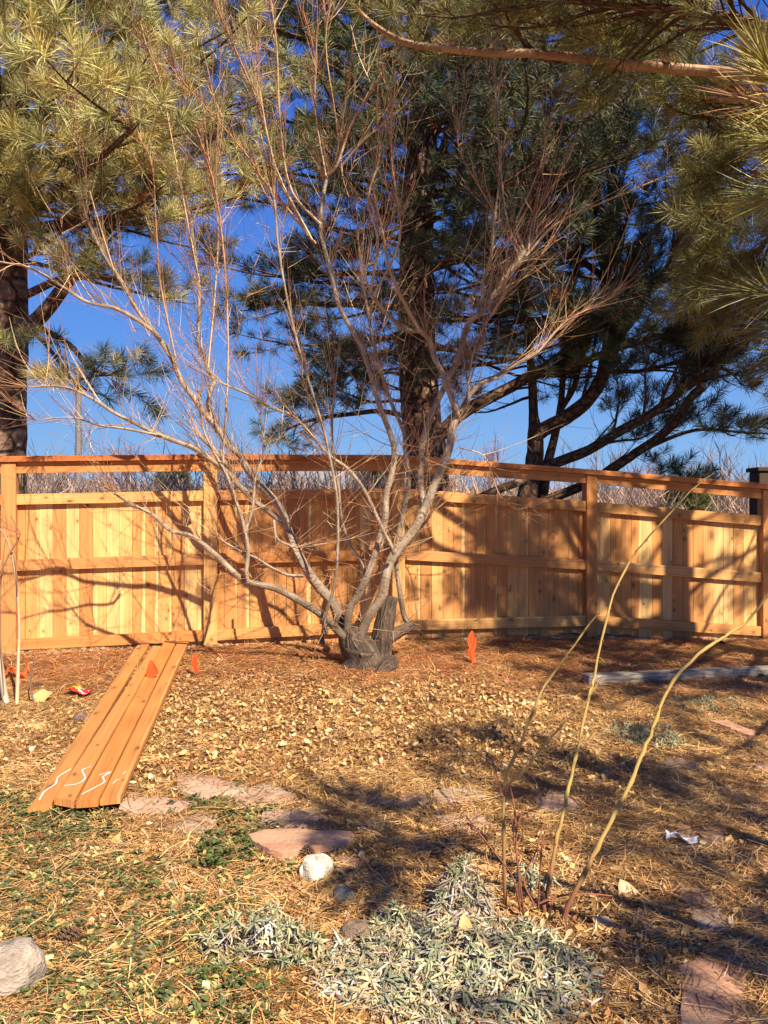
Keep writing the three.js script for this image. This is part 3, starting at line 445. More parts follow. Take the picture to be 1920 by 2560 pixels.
  function twig(p, d, L, r, depth) {
    const n = L > .5 ? 6 : 4, P = [p.clone()], col = r > .004 ? mixc(TAN, BUFF, R()) : R() < .42 ? mixc(RED, TAN, R() * .6) : mixc(TAN, BUFF, R()); let q = p.clone(), dd = d.clone();
    const lift = -.02 + .11 * R() * sstep(.6, 2.6, p.y) + .03; for (let k = 0; k < n; k++) { dd.add(V((R() - .5) * .12, lift + (R() - .5) * .1, (R() - .5) * .12)).normalize(); q = q.clone().addScaledVector(dd, L / n); P.push(q); }
    tw.tube(P, P.map((_, k) => r * (1 - .6 * k / n)), 3, { color: col, color2: R() < .4 ? RED : R() < .5 ? TAN : BUFF });
    if (depth > 0) { const m = Math.floor(L * (2.5 + 3.5 * R())); for (let k = 0; k < m; k++) { const f = .15 + .8 * R(), i = Math.min(n - 1, Math.floor(f * n)); const d2 = P[i + 1].clone().sub(P[i]).normalize().add(V(R() - .5, (R() - .5) * .9, R() - .5).normalize().multiplyScalar(1.05)).normalize(); twig(P[i].clone().lerp(P[i + 1], f * n - i), d2, L * (.2 + .35 * R()), r * .6, depth - 1); } }
  }
  const ctr = at(930, 1500, 7.3);
  for (const [P, RR] of SRC) {
    let L = 0; for (let k = 1; k < P.length; k++) L += P[k].distanceTo(P[k - 1]);
    const thin = RR[Math.floor(RR.length / 2)] < .014, n = Math.round(L * (thin ? 24 : 32));
    for (let k = 0; k < n; k++) {
      const f = Math.pow(R(), .7) * .97 + .02, i = Math.min(P.length - 2, Math.floor(f * (P.length - 1))), p = P[i].clone().lerp(P[i + 1], f * (P.length - 1) - i), tg = P[i + 1].clone().sub(P[i]).normalize();
      const out = p.clone().sub(ctr); out.y *= .2; out.normalize(); const hi = sstep(.8, 3.2, p.y);
      const d = tg.multiplyScalar(lerp(.3, .55, hi)).addScaledVector(out, .2).add(V((R() - .5) * lerp(2.2, 1.4, hi), (R() - lerp(.42, .2, hi)) * (1.3 + .3 * hi), (R() - .5) * lerp(2.2, 1.4, hi))).normalize();
      const len = (.16 + .5 * R() * R() + (R() < .22 ? .55 * R() : 0)) * (.75 + .6 * hi);
      twig(p, d, len, .0019 + .0021 * R() + (len > .7 ? .0012 : 0), len > .3 ? 1 : (R() < .4 ? 1 : 0));
    }
  }
  for (const [p, d, r] of tips) for (let k = 0; k < 7; k++) twig(p, d.clone().add(V((R() - .5) * 1.2, R() * .9 - .1, (R() - .5) * 1.2)).normalize(), .35 + .75 * R(), .0034, 1);
  const o = tw.build('twigs', twigMat, t); o.userData.kind = 'stuff'; console.log('twig tris', tw.i.length / 3);
}

// ---------------------------------------------------------------- far behind the fence: bare trees, thicket, conifers, houses, pole
function bareTree(label, x, z, h, col, seed, spread = 1) {
  const y0 = g(x, z), t = tag(base('bare_tree', [x, y0, z]), label, 'tree'), R = rng(seed), mb = new MB(), tr = new MB();
  function grow(p, d, L, r, lv) {
    const n = lv > 2 ? 4 : 3, P = [p]; let q = p, dd = d.clone(); for (let k = 0; k < n; k++) { dd.add(V((R() - .5) * .4 * spread, .08 + (R() - .5) * .2, (R() - .5) * .4 * spread)).normalize(); q = q.clone().addScaledVector(dd, L / n); P.push(q); }
    (lv > 3 ? tr : mb).tube(P, P.map((_, k) => r * (1 - .45 * k / n)), lv > 3 ? 7 : 3, { color: mixc(col, [.16, .12, .10], lv > 2 ? .6 : .15) });
    if (lv > 0) { const m = lv > 3 ? 6 : 4 + Math.floor(R() * 2); for (let k = 0; k < m; k++) { const f = .3 + .7 * (k + R()) / m, i = Math.min(n - 1, Math.floor(f * n)); grow(P[i].clone().lerp(P[i + 1], clamp(f * n - i)), dd.clone().add(V((R() - .5) * 1.7 * spread, .25 * R(), (R() - .5) * 1.7 * spread)).normalize(), L * (.5 + .25 * R()), Math.max(.006, r * .5), lv - 1); } }
  }
  grow(V(0, -.1, 0), V(0, 1, 0), h * .42, h * .018, 4); tr.build('trunk', twigMat, t); const c = mb.build('crown', twigMat, t); c.userData.kind = 'stuff'; return t;
}
const PINK = [.36, .19, .15], ASH = [.26, .21, .185];
for (const [l, sx, d, sy, col, s, sp] of [
  ['reddish leafless tree beyond the fence between the middle pine and right pine', 1240, 27, 1050, [.46, .21, .15], 1, .8], ['pale twiggy tree beyond the fence, seen under the right pine', 1470, 32, 1040, ASH, 2, 1], ['thin grey leafless tree far beyond the right end of the fence', 1790, 30, 1020, ASH, 3, 1],
  ['leafless tree behind the fence just right of the grey pole', 330, 28, 1010, PINK, 4, 1], ['greyish leafless tree behind the fence just right of the left pine', 130, 30, 1040, ASH, 5, 1], ['leafless tree behind the fence under the left half of the bare tree', 560, 34, 1070, PINK, 6, 1], ['small pinkish leafless tree in the gap left of the middle pine', 780, 31, 1090, PINK, 7, 1], ['leafless tree seen through twigs right under the middle pine', 900, 36, 1100, ASH, 8, 1], ['pinkish leafless tree far right past the sawn limb', 1650, 38, 1080, [.42, .22, .17], 9, 1], ['leafless tree beyond the fence at the right border', 1930, 27, 1040, PINK, 10, 1]]) {
  const p = at(sx, 1250, d), h = at(sx, sy, d).y - g(p.x, p.z); bareTree(l, p.x, p.z, h * .98, col, 300 + s, sp);
}
{ // low tangled thicket behind the fence, one mass
  const R = rng(404), mb = new MB();
  for (let k = 0; k < 9500; k++) { const d = 17 + 16 * R(), x = (R() - .5) * 1.25 * d, z = -d, h = 1.7 + 1.3 * fbm(x * .35 + 50, z * .35 + 50, 9, 2), p = V(x, g(x, z) - .1, z), a = V((R() - .5) * 2.2, h * (.5 + .6 * R()), (R() - .5) * 1.2), c = mixc(mixc(PINK, ASH, R()), [.50, .36, .24], R() * .8), q = p.clone().add(a), m = p.clone().lerp(q, .5).add(V((R() - .5) * .3, 0, (R() - .5) * .3));
    mb.tube([p, m, q], [.017, .013, .006], 3, { color: c }); for (let j = 0; j < 3; j++) { const s = m.clone().lerp(q, R()), e = s.clone().add(V((R() - .5) * .9, .2 + .5 * R(), (R() - .5) * .9)); mb.tube([s, e], [.010, .005], 3, { color: c }); } }
  tag(mb.build('thicket', twigMat, scene), 'grey and pink leafless brush behind the fence', 'brush', null, 'stuff');
}
for (const [l, sx, sy, d, w, s] of [['small dark green conifer behind the fence beside the grey pole', 430, 1185, 24, 1.3, 1], ['olive green conifer showing in the fence gap left of the middle pine', 935, 1165, 21, .9, 2], ['pale green evergreen shrub in the gap at the right end of the fence', 1720, 1215, 18, .9, 3]]) {
  const p = at(sx, 1300, d), y0 = g(p.x, p.z), h = at(sx, sy, d).y - y0, t = tag(base('conifer', [p.x, y0, p.z]), l, 'conifer'), R = rng(500 + s), m = [], c = [];
  new MB().tube([V(0, -.1, 0), V(0, h * .5, 0), V(0, h * .97, 0)], [.12, .07, .02], 7).build('trunk', darkBark, t);
  for (let k = 0; k < 420; k++) { const f = Math.pow(R(), .8), a = R() * 6.28, rr = w * (1 - f) * (.35 + .65 * R()) + .05; m.push(orient(V(Math.cos(a) * rr, .15 + f * (h - .2), Math.sin(a) * rr), V(Math.cos(a), .5, Math.sin(a)).normalize(), 1.6 + R(), R() * 6)); const q = .6 + .7 * R(); c.push(s === 3 ? lin(.17 * q, .18 * q, .07 * q) : lin(.06 * q, .085 * q, .04 * q)); }
  copies('crown', farTuft, needleMat, m, c, t);
}
function house(label, sx, syRidge, syEave, d, w, roofC, wallC, turn) {
  const p = at(sx, 1300, d), y0 = g(p.x, p.z), t = tag(base('house', [p.x, y0, p.z]), label, 'house'); t.rotation.y = turn;
  const he = at(sx, syEave, d).y - y0, hr = at(sx, syRidge, d).y - y0, D = 4;
  const wl = part('wall', new THREE.BoxGeometry(w, he, D * 2 - .6), mat(wallC), t); wl.position.y = he / 2;
  const b = new MB(); for (const s of [-1, 1]) { const e = [V(-w / 2 - .3, he - .1, s * D), V(w / 2 + .3, he - .1, s * D), V(w / 2 + .3, hr, 0), V(-w / 2 - .3, hr, 0)]; b.face(e); b.face(e.map((q) => q.clone().add(V(0, .16, 0)))); b.face([e[0], e[1], e[1].clone().add(V(0, .16, 0)), e[0].clone().add(V(0, .16, 0))]); }
  b.build('roof', mat(roofC, .95), t); for (const s of [-1, 1]) { const f = part('fascia', new THREE.BoxGeometry(w + .62, .2, .06), mat([.75, .74, .72]), t); f.position.set(0, he, s * (D + .04)); }
  for (const s of [-1, 1]) { const gb = new MB(); gb.face([V(s * (w / 2 + .001), he - .05, -D + .3), V(s * (w / 2 + .001), he - .05, D - .3), V(s * (w / 2 + .001), hr - .05, 0)]); gb.build('gable', mat(wallC), t);
    const rk = new MB(); for (const q of [-1, 1]) rk.face([V(s * (w / 2 + .32), he - .12, q * D), V(s * (w / 2 + .32), he + .12, q * D), V(s * (w / 2 + .32), hr + .17, 0), V(s * (w / 2 + .32), hr - .08, 0)]); rk.build('rake_board', mat([.78, .77, .75]), t); }
  for (const x of [-w * .27, w * .25]) { const fr = part('window', new THREE.BoxGeometry(1.3, 1.1, .08), mat([.7, .7, .68]), t); fr.position.set(x, he * .55, D - .28); const pn = part('pane', new THREE.BoxGeometry(1.1, .9, .02), mat([.05, .06, .08], .1), fr); pn.position.z = .045; }
}
house('grey roofed house glimpsed in the fence gap left of the middle pine', 905, 1178, 1232, 42, 9, [.20, .20, .21], [.3, .27, .22], .1);
house('house with a dark roof and white edge just behind the left end of the fence', -30, 1180, 1240, 30, 3.6, [.08, .075, .07], [.34, .3, .26], .75);
{ const p = at(196, 1300, 26), y0 = g(p.x, p.z), t = tag(base('utility_pole', [p.x, y0, p.z]), 'slim grey pole standing behind the fence near the left pine', 'pole'), H = at(196, 935, 26).y - y0; new MB().tube([V(0, -.2, 0), V(0, H * .5, 0), V(0, H, 0)], [.12, .105, .085], 10, { cap: true }).build('shaft', mat([.17, .165, .165]), t); part('lamp_head', new RoundedBoxGeometry(.22, .3, .22, 2, .03), mat([.12, .12, .12]), t).position.y = H + .12; }
{ const p = at(1930, 1240, 10.6), t = tag(base('timber_post', [p.x, g(p.x, p.z), p.z]), 'dark brown timber post top behind the right end of the fence', 'post'), H = at(1930, 1180, 10.6).y - g(p.x, p.z); part('shaft', new RoundedBoxGeometry(.5, H, .3, 2, .02), mat([.06, .035, .022], .9), t).position.y = H / 2; part('cap', new RoundedBoxGeometry(.56, .06, .36, 2, .015), mat([.05, .03, .02], .9), t).position.y = H + .03; }

// ---------------------------------------------------------------- flagstones
function slab(pts, m, label, th = .05, lift = .024) {
  const W = pts.map(([x, y]) => onGround(x, y)), c = W.reduce((a, q) => a.add(q), V(0, 0, 0)).multiplyScalar(1 / W.length), R = rng(Math.round(pts[0][0] * 7 + pts[0][1]));
  const ring = []; for (let k = 0; k < W.length; k++) { const a = W[k], b = W[(k + 1) % W.length]; for (let q = 0; q < 4; q++) { const p = a.clone().lerp(b, q / 4); p.x += (R() - .5) * .018; p.z += (R() - .5) * .018; ring.push(p); } }
  const tilt = V((R() - .5) * .03, 1, (R() - .5) * .03), N = ring.length, b = new MB(); const y = (p) => g(c.x, c.z) + lift - ((p.x - c.x) * tilt.x + (p.z - c.z) * tilt.z) + .5 * (g(p.x, p.z) - g(c.x, c.z));
  const rows = [[0, 1, -th - .02], [1, 1.0, -.006], [2, .965, 0], [3, .55, .002]];
  for (const [, f, dy] of rows) for (const p of ring) { const q = c.clone().lerp(p, f); q.y = y(q) + dy + .006 * (vn(q.x * 9, q.z * 9, 5) - .5); b.v(q.clone().sub(c), q.x * 1.4, q.z * 1.4); }
  for (let r = 0; r < 3; r++) for (let k = 0; k < N; k++) { const a = r * N + k, d = r * N + (k + 1) % N; b.i.push(a, d, a + N, a + N, d, d + N); }
  const cc = b.v(V(0, y(c) - c.y, 0), c.x * 1.4, c.z * 1.4); for (let k = 0; k < N; k++) b.i.push(3 * N + k, 3 * N + (k + 1) % N, cc);
  const o = b.build('flagstone', m, scene); o.position.copy(c); tag(o, label, 'flagstone', 'flagstones of the path'); slabs.push(ring.map((p) => [p.x, p.z])); return o;
}
const slabs = [];
function inSlab(x, z) { for (let n = 0; n < slabs.length; n++) { const r = slabs[n]; let c = false; for (let i = 0, j = r.length - 1; i < r.length; j = i++) if ((r[i][1] > z) !== (r[j][1] > z) && x < (r[j][0] - r[i][0]) * (z - r[i][1]) / (r[j][1] - r[i][1]) + r[i][0]) c = !c; if (c) return n + 1; } return 0; }
slab([[660, 2040], [770, 2030], [830, 2052], [760, 2076], [640, 2074]], flagMat, 'straw covered pink flagstone just behind the thick red one');
slab([[1000, 1995], [1068, 1990], [1072, 2018], [990, 2026]], flagMat, 'pinkish flagstone left of the grey one in the shadow');
slab([[1090, 2050], [1200, 2045], [1235, 2075], [1110, 2090]], flagMat, 'pink flagstone half hidden by straw left of the first cane');
slab([[443, 1948], [506, 1940], [624, 1972], [591, 1994], [498, 2005], [443, 1980]], flagMat, 'pinkish flagstone in the back row, second from the lumber');
slab([[321, 1990], [422, 2005], [498, 2018], [447, 2037], [380, 2048], [295, 2034]], flagMat, 'pinkish flagstone touching the right side of the lumber ends');
slab([[456, 2056], [510, 2030], [544, 2056], [530, 2090], [456, 2098], [400, 2080]], flagGrey, 'greyish rounded flagstone at the edge of the green ground cover');
slab([[604, 1984], [668, 1966], [745, 1998], [680, 2026], [612, 2034], [570, 2012]], flagMat, 'broad flat pink flagstone, rightmost of the clean back row');
slab([[617, 2112], [655, 2099], [765, 2099], [883, 2103], [876, 2128], [777, 2147], [705, 2164], [655, 2143]], flagRed, 'thick red flagstone with a raised broken edge behind the white rock', .08, .058);
slab([[845, 2154], [895, 2149], [906, 2172], [876, 2189]], flagRed, 'small reddish flagstone piece just right of the white rock');
slab([[1081, 1985], [1148, 1979], [1229, 1991], [1191, 2012], [1085, 2018]], flagGrey, 'grey flagstone at the end of the large shadow in mid path');
slab([[1325, 1987], [1406, 1991], [1456, 2031], [1359, 2039]], flagMat, 'sunlit pinkish flagstone between the first two rose canes');
slab([[1005, 2124], [1064, 2118], [1098, 2128], [1056, 2147]], flagGrey, 'half buried grey flagstone behind the tall grey green clump');
slab([[912, 2055], [963, 2063], [950, 2084], [914, 2084]], flagMat, 'small pink flagstone corner showing through straw in mid path');
slab([[862, 2000], [950, 1990], [985, 2014], [900, 2030]], flagGrey, 'grey flagstone partly under the large dark shadow');
slab([[1773, 1814], [1811, 1814], [1887, 1850], [1880, 1862], [1832, 1844]], flagRed, 'reddish flagstone at the right edge below the grey timber', .06, .05);
slab([[1663, 1903], [1760, 1918], [1740, 1934], [1660, 1922]], flagGrey, 'dull grey flagstone in shade right of the third cane');
slab([[1680, 2072], [1722, 2064], [1737, 2100], [1710, 2112]], flagRed, 'small red flagstone just above the white scrap');
slab([[1741, 2083], [1811, 2078], [1830, 2112], [1775, 2130]], flagRed, 'red flagstone just right of the white scrap');
slab([[1683, 2232], [1735, 2222], [1792, 2275], [1725, 2288]], flagMat, 'pink flagstone in dappled shade, upper one of two at right');
slab([[1724, 2292], [1800, 2286], [1830, 2335], [1760, 2345]], flagMat, 'pink flagstone in dappled shade, lower one of two at right');
slab([[1700, 2430], [1745, 2405], [1799, 2394], [1863, 2415], [1868, 2600], [1700, 2600]], flagRed, 'large bare red flagstone in the bottom right corner');

// ---------------------------------------------------------------- lumber, timber
const boards = [];
{
  const B = [[[66, 2026, 4.28], [130, 2004, 4.34], [342, 1613, 7.9], [374, 1608, 7.95], 'leftmost new cedar board, its near end twisted down into the leaves', 'first'], [[134, 1993, 4.36], [186, 2002, 4.33], [381, 1614, 7.72], [404, 1615, 7.72], 'new cedar board with the largest white squiggle, second from left', 'second'], [[187.5, 2002, 4.31], [247, 1998, 4.31], [410, 1601, 7.95], [442, 1601, 7.95], 'new cedar board with a white squiggle and a row of knots, third from left', 'third'], [[249, 1996, 4.35], [302, 1990, 4.38], [443.5, 1602, 7.95], [473, 1599, 7.95], 'rightmost darker orange cedar board with a faint white mark', 'fourth']];
  B.forEach(([a, b, c, d, label], k) => {
    const q0 = [a, b, c, d].map((p) => at(...p)), sh = k === 0 ? .01 : .028, q = [q0[0].clone().lerp(q0[1], sh), q0[1].clone().lerp(q0[0], sh), q0[2].clone().lerp(q0[3], sh), q0[3].clone().lerp(q0[2], sh)], th = .042, dn = (p) => p.clone().add(V(0, -th, 0)), f = (k + .5) / 6;
    const org = q[0].clone().add(q[1]).multiplyScalar(.5), t = tag(base('cedar_board', [org.x, org.y - th, org.z]), label, 'board', 'cedar boards lying side by side on the ground'), rel = (p) => p.clone().sub(org).add(V(0, th, 0)); boards.push(q);
    const mb = new MB(), u0 = (k + 1 + .03) / 6, u1 = (k + 1 + .97) / 6, L = 1.9, [nl, nr, fl, fr] = q, e = .006;
    const ins = (p, o) => p.clone().lerp(o, e / p.distanceTo(o)), nl2 = ins(nl, nr), nr2 = ins(nr, nl), fl2 = ins(fl, fr), fr2 = ins(fr, fl), sd = (p) => p.clone().add(V(0, -e, 0));
    mb.face([nl2, nr2, fr2, fl2].map(rel), [[u0, 0], [u1, 0], [u1, L], [u0, L]]);
    for (const [p, p2, r, r2] of [[nl, nl2, fl, fl2], [nr, nr2, fr, fr2]]) { mb.face([sd(p), p2, r2, sd(r)].map(rel), [[u0, 0], [u0 + .004, 0], [u0 + .004, L], [u0, L]]); mb.face([sd(p), dn(p), dn(r), sd(r)].map(rel), [[u0, .3], [u0 + .04, .3], [u0 + .04, .3 + L], [u0, .3 + L]]); }
    for (const [l, r] of [[nl, nr], [fl, fr]]) mb.face([sd(l), ins(l, r), ins(r, l), sd(r), dn(r), dn(l)].map(rel), [[u0, 0], [u0 + .01, .02], [u1 - .01, .02], [u1, 0], [u1, -.03], [u0, -.03]]);
    mb.face([dn(nl), dn(nr), dn(fr), dn(fl)].map(rel), [[u0, 0], [u1, 0], [u1, L], [u0, L]]);
    mb.build('plank', texMat(beamTex, .003, .72, { color: lin(...[[.86, .80, .74], [1, .95, .88], [.96, .90, .80], [.80, .64, .54]][k]) }), t);
    // painted squiggle: strokes lying on the board's face; s along the board from the near end, u across
    const S = (u, s) => nl.clone().lerp(nr, u).lerp(fl.clone().lerp(fr, u), s).add(V(0, .0025, 0));
    const marks = [[[[.30, .025], [.28, .055], [.62, .075], [.52, .105], [.95, .125]]], [[[.12, .045], [.72, .06], [.95, .085], [.55, .115], [.9, .135]]], [[[.12, .02], [.62, .045], [.9, .062], [.7, .082], [.95, .10], [.45, .09]]], [[[.3, .05], [.45, .065], [.55, .063]], [[.6, .085], [.75, .095]]]][k];
    const pm = mat([.85, .83, .78], .8); for (const line of marks) { const c = new THREE.CatmullRomCurve3(line.map(([u, s]) => S(u, s)), false, 'catmullrom', .35), n = 26, m2 = new MB(), wd = k === 3 ? .002 : .0038; for (let i = 0; i <= n; i++) { const p = c.getPoint(i / n), tg = c.getTangent(i / n), sd2 = V(tg.z, 0, -tg.x).normalize().multiplyScalar(wd * (.7 + .6 * vn(i * .6, k, 3))); m2.v(rel(p.clone().add(sd2)), 0, 0); m2.v(rel(p.clone().sub(sd2)), 0, 0); if (i) { const a2 = m2.n - 4; m2.i.push(a2, a2 + 1, a2 + 2, a2 + 2, a2 + 1, a2 + 3); } } m2.build('paint_mark', pm, t); }
  });
}
{
  const a = onGround(1468, 1722), b = onGround(2140, 1690), dir = b.clone().sub(a).setY(0).normalize(), L = a.distanceTo(b), t = tag(base('timber', [a.x, a.y, a.z]), 'weathered grey landscape timber lying on the ground at right', 'timber');
  const geo = new RoundedBoxGeometry(L, .1, .13, 3, .012, ), p = geo.attributes.position, uv = geo.attributes.uv; for (let i = 0; i < p.count; i++) uv.setXY(i, (p.getY(i) + .05 + p.getZ(i) + .065) / .24 * .5, (p.getX(i) + L / 2) / 1.7);
  const o = part('beam', geo, greyMat, t); o.position.set(dir.x * L / 2, (b.y - a.y) / 2 + .062, dir.z * L / 2 - .06); o.rotation.y = Math.atan2(-dir.z, dir.x); o.rotation.z = Math.atan2(b.y - a.y, L);
}

// ---------------------------------------------------------------- flags, wrapper, white scrap
const orange = mat([.95, .085, .012], .55);
function flag(label, sx, sy, hTop, pts, turn) {               // wire stake and a limp plastic flag; pts are across / down from the wire's top, metres
  const p = onGround(sx, sy), t = tag(base('marker_flag', [p.x, p.y, p.z]), label, 'marker flag'); t.rotation.y = turn;
  new MB().tube([V(0, -.05, 0), V(.004, hTop * .5, 0), V(0, hTop, 0)], [.0016, .0016, .0016], 5, { cap: true }).build('wire', mat([.25, .24, .23], .5, { metalness: .6 }), t);
  const mb = new MB(), n = pts.length; pts.forEach(([l, r, y, w], k) => { for (let q = 0; q <= 4; q++) { const f = q / 4; mb.v(V(lerp(l, r, f) * 1.35, hTop - y, w * Math.sin(f * 5 + k) + .004), f, k / n); } });
  for (let k = 0; k < n - 1; k++) for (let q = 0; q < 4; q++) { const a = k * 5 + q; mb.i.push(a, a + 1, a + 5, a + 5, a + 1, a + 6); } mb.build('flag', orange, t);
}
flag('orange marker flag among the lumber boards, the more open of the left two', 376, 1722, .25, [[.0, .006, 0, .0], [-.012, .03, .04, .008], [-.02, .052, .08, .012], [-.026, .06, .11, .012], [-.032, .022, .15, .012], [-.036, -.016, .185, .004]], -.1);
flag('orange marker flag drooping just right of the far lumber ends', 487, 1700, .24, [[-.006, .004, 0, .004], [-.014, .012, .035, .01], [-.018, .016, .08, .014], [-.022, .012, .115, .014], [-.014, .03, .145, .012], [.002, .022, .175, .006]], .2);
flag('orange marker flag hanging limp to the right of the bare tree trunk', 1180, 1664, .33, [[-.004, .006, 0, .003], [-.022, .012, .04, .012], [-.034, .03, .085, .014], [-.03, .026, .12, .016], [-.016, .026, .16, .016], [-.03, .016, .2, .014], [-.018, .022, .25, .014], [.0, .026, .3, .006]], .1);
const clear = [];
function crumple(name, label, cat, sx, sy, w, h, m, amp, lift, turn, seed) {
  const p = onGround(sx, sy), b = new MB(), n = 12; for (let j = 0; j <= n; j++) for (let i = 0; i <= n; i++) { const u = i / n, v = j / n; b.v(V((u - .5) * w + .2 * amp * vn(v * 3, seed), lift + amp * Math.abs(vn(u * 3.3, v * 2.3, seed) + .5 * vn(u * 8, v * 6, seed + 1) - .75) + .3 * amp * Math.sin(u * 5 + v * 2), (.5 - v) * h), u, v); }
  for (let j = 0; j < n; j++) for (let i = 0; i < n; i++) { const a = j * (n + 1) + i, c = a + n + 1; b.i.push(a, a + 1, c, c, a + 1, c + 1); }
  const o = b.build(name, m, scene); o.position.copy(p); o.rotation.y = turn; clear.push([p.x, p.z, w * .55]); return tag(o, label, cat);
}
crumple('marker_flag', 'crumpled orange marker flag lying on the ground by the left edge', 'marker flag', 40, 1700, .16, .12, orange, .11, .045, .2, 5);
{
  const T = texture(128, 128, (u, v) => { let c = [.72, .022, .03]; if (u < .42 && v > .62) c = [.92, .52, .04]; if (u > .40 && u < .88 && Math.abs(v - .52 - .1 * Math.sin(u * 9)) < .055) c = [.85, .8, .78]; if (u > .55 && u < .95 && Math.abs(v - .26) < .04) c = [.85, .8, .78]; if (u < .3 && Math.abs(v - .3) < .07) c = [.12, .02, .02]; return [...c, .5]; });
  crumple('wrapper', 'torn red and yellow wrapper lying on the mulch left of the lumber', 'wrapper', 198, 1742, .20, .15, texMat(T, 0, .45), .05, .05, -.25, 8);
}
crumple('plastic_scrap', 'crumpled white plastic scrap lying beside a stick at right', 'plastic scrap', 1702, 2114, .15, .065, mat([.82, .83, .86], .45), .05, .035, -.35, 12);

// ---------------------------------------------------------------- rocks
function rock(label, sx, sy, wpx, hpx, col, seed, sink = .25, name = 'rock') {
  const p = onGround(sx, sy), d = -p.z, rx = pxm(wpx / 2, d), ry = pxm(hpx / 2, d) * .95, geo = new THREE.IcosahedronGeometry(1, 4), q = geo.attributes.position;
  for (let i = 0; i < q.count; i++) { const v = V(q.getX(i), q.getY(i), q.getZ(i)), n = fbm(v.x * 1.2 + seed * 3, v.y * 1.2 + v.z * 1.7 + 20, seed, 3), f = fbm(v.x * 5 + seed, v.y * 5 + v.z * 4 + 9, seed + 2, 2); v.multiplyScalar(.78 + .42 * n + .07 * f); v.x = Math.sign(v.x) * Math.min(Math.abs(v.x), .93); v.y = Math.min(v.y, .9 + .12 * v.x); q.setXYZ(i, v.x * rx, v.y * ry, v.z * rx * .8); }
  geo.computeVertexNormals(); const o = part(name, geo, rockMat(...col), scene); o.position.set(p.x, p.y + ry * (1 - 2 * sink), p.z - rx * .3); o.rotation.y = seed; return tag(o, label, 'rock');
}
rock('white rock with yellowish side in front of the thick red flagstone', 788, 2200, 92, 78, [1, .93, .76], 1);
rock('smooth bluish grey rock right below the white rock', 858, 2258, 64, 50, [.30, .29, .26], 2);
rock('brown rounded rock between the two grey green plants', 892, 2362, 84, 78, [.34, .24, .17], 3, .3);
rock('large pale boulder cut off by the left edge', 14, 2490, 165, 190, [.52, .44, .37], 4, .3);
rock('small brown rock leaning against the left side of the lumber', 200, 1808, 46, 40, [.30, .19, .14], 5, .25);
rock('reddish stone at the right edge of the path', 1907, 1932, 40, 30, [.5, .3, .22], 6);
rock('flat tan stone in leaves below the brown rounded rock', 935, 2445, 70, 40, [.42, .30, .21], 7, .35);
rock('pale stone beside the fence bottom left of the bare tree trunk', 803, 1613, 28, 24, [.5, .42, .34], 8, .3);
rock('dark lump of stone on mulch just left of the lumber', 271, 1706, 30, 20, [.10, .09, .09], 9, .3);
{ const R = rng(881), m = [], c = [], geo = new THREE.IcosahedronGeometry(1, 1); for (let i = 0; i < geo.attributes.position.count; i++) { const q = geo.attributes.position, k = .8 + .35 * hash(Math.round(q.getX(i) * 50), Math.round(q.getY(i) * 50 + q.getZ(i) * 91), 3); q.setXYZ(i, q.getX(i) * k, q.getY(i) * k * .7, q.getZ(i) * k); } geo.computeVertexNormals();
  for (let k = 0; k < 1500; k++) { const f = R(), i = Math.min(4, 1 + Math.floor(R() * 4)), A = at(POSTS[i][0], 1600, POSTS[i][1]), B = at(POSTS[i + 1][0], 1600, POSTS[i + 1][1]), p = A.lerp(B, f); p.z += .02 + .32 * R() * R() * (i > 2 ? .5 : 1); const s = .010 + .022 * R() * R(); m.push(orient(V(p.x, g(p.x, p.z) + s * .6, p.z), V(R() - .5, 1.5, R() - .5).normalize(), s, R() * 6)); const q = .5 + R() * .8; c.push(lin(.46 * q, .38 * q, .29 * q)); }
  tag(copies('gravel', geo, mat([1, 1, 1], .95), m, c, scene), 'small pale pebbles strewn along the foot of the fence', 'gravel', null, 'stuff'); }

// ---------------------------------------------------------------- pine cones
{
  const R = rng(91), list = [new THREE.SphereGeometry(.018, 10, 8).scale(1, 1.5, 1).toNonIndexed()];
  for (let k = 0; k < 64; k++) { const f = k / 63, y = lerp(-.034, .034, f), r = .024 * Math.sin(Math.PI * lerp(.16, .95, 1 - f)) + .003, s = new THREE.BoxGeometry(.011, .003, .017, 1, 1, 1).toNonIndexed(); s.translate(0, 0, .005); s.rotateX(-.55); s.translate(0, y, r); s.rotateY(k * 2.39996); list.push(s); }
  const geo = mergeGeometries(list), cm = mat([.13, .07, .042], .85), G = 'fallen pine cones on the ground';
  const spots = [[97, 1722, 'fallen pine cone on the red mulch near the left edge'], [624, 1612, 'pine cone at the fence foot just right of the second post'], [748, 1604, 'pine cone at the fence foot between second post and bare tree'], [1803, 1616, 'pine cone against the fence foot near the right end post'], [1669, 1622, 'pine cone against the fence foot midway along the last panel'], [950, 1764, 'pine cone on leaves right below the bare tree'], [1077, 1760, 'pine cone on leaves to the right below the bare tree'], [1051, 1902, 'pine cone on leaves just right of the big shadow'], [176, 2362, 'brown pine cone on the green ground cover near the boulder'], [767, 2150, 'pine cone wedged behind the white rock'], [975, 2412, 'pine cone at the left edge of the grey green mat'], [1903, 1702, 'pine cone in front of the grey timber at the right edge']];
  let first = null; for (const [sx, sy, l] of spots) { const p = onGround(sx, sy); let o; if (!first) { o = first = part('pine_cone', geo, cm, scene); } else { o = first.clone(); o.name = numbered('pine_cone'); scene.add(o); } o.position.set(p.x, p.y + .026, p.z); o.rotation.set(1.3 + R(), R() * 6, R()); o.scale.setScalar(.9 + .4 * R()); tag(o, l, 'pine cone', G); }
}

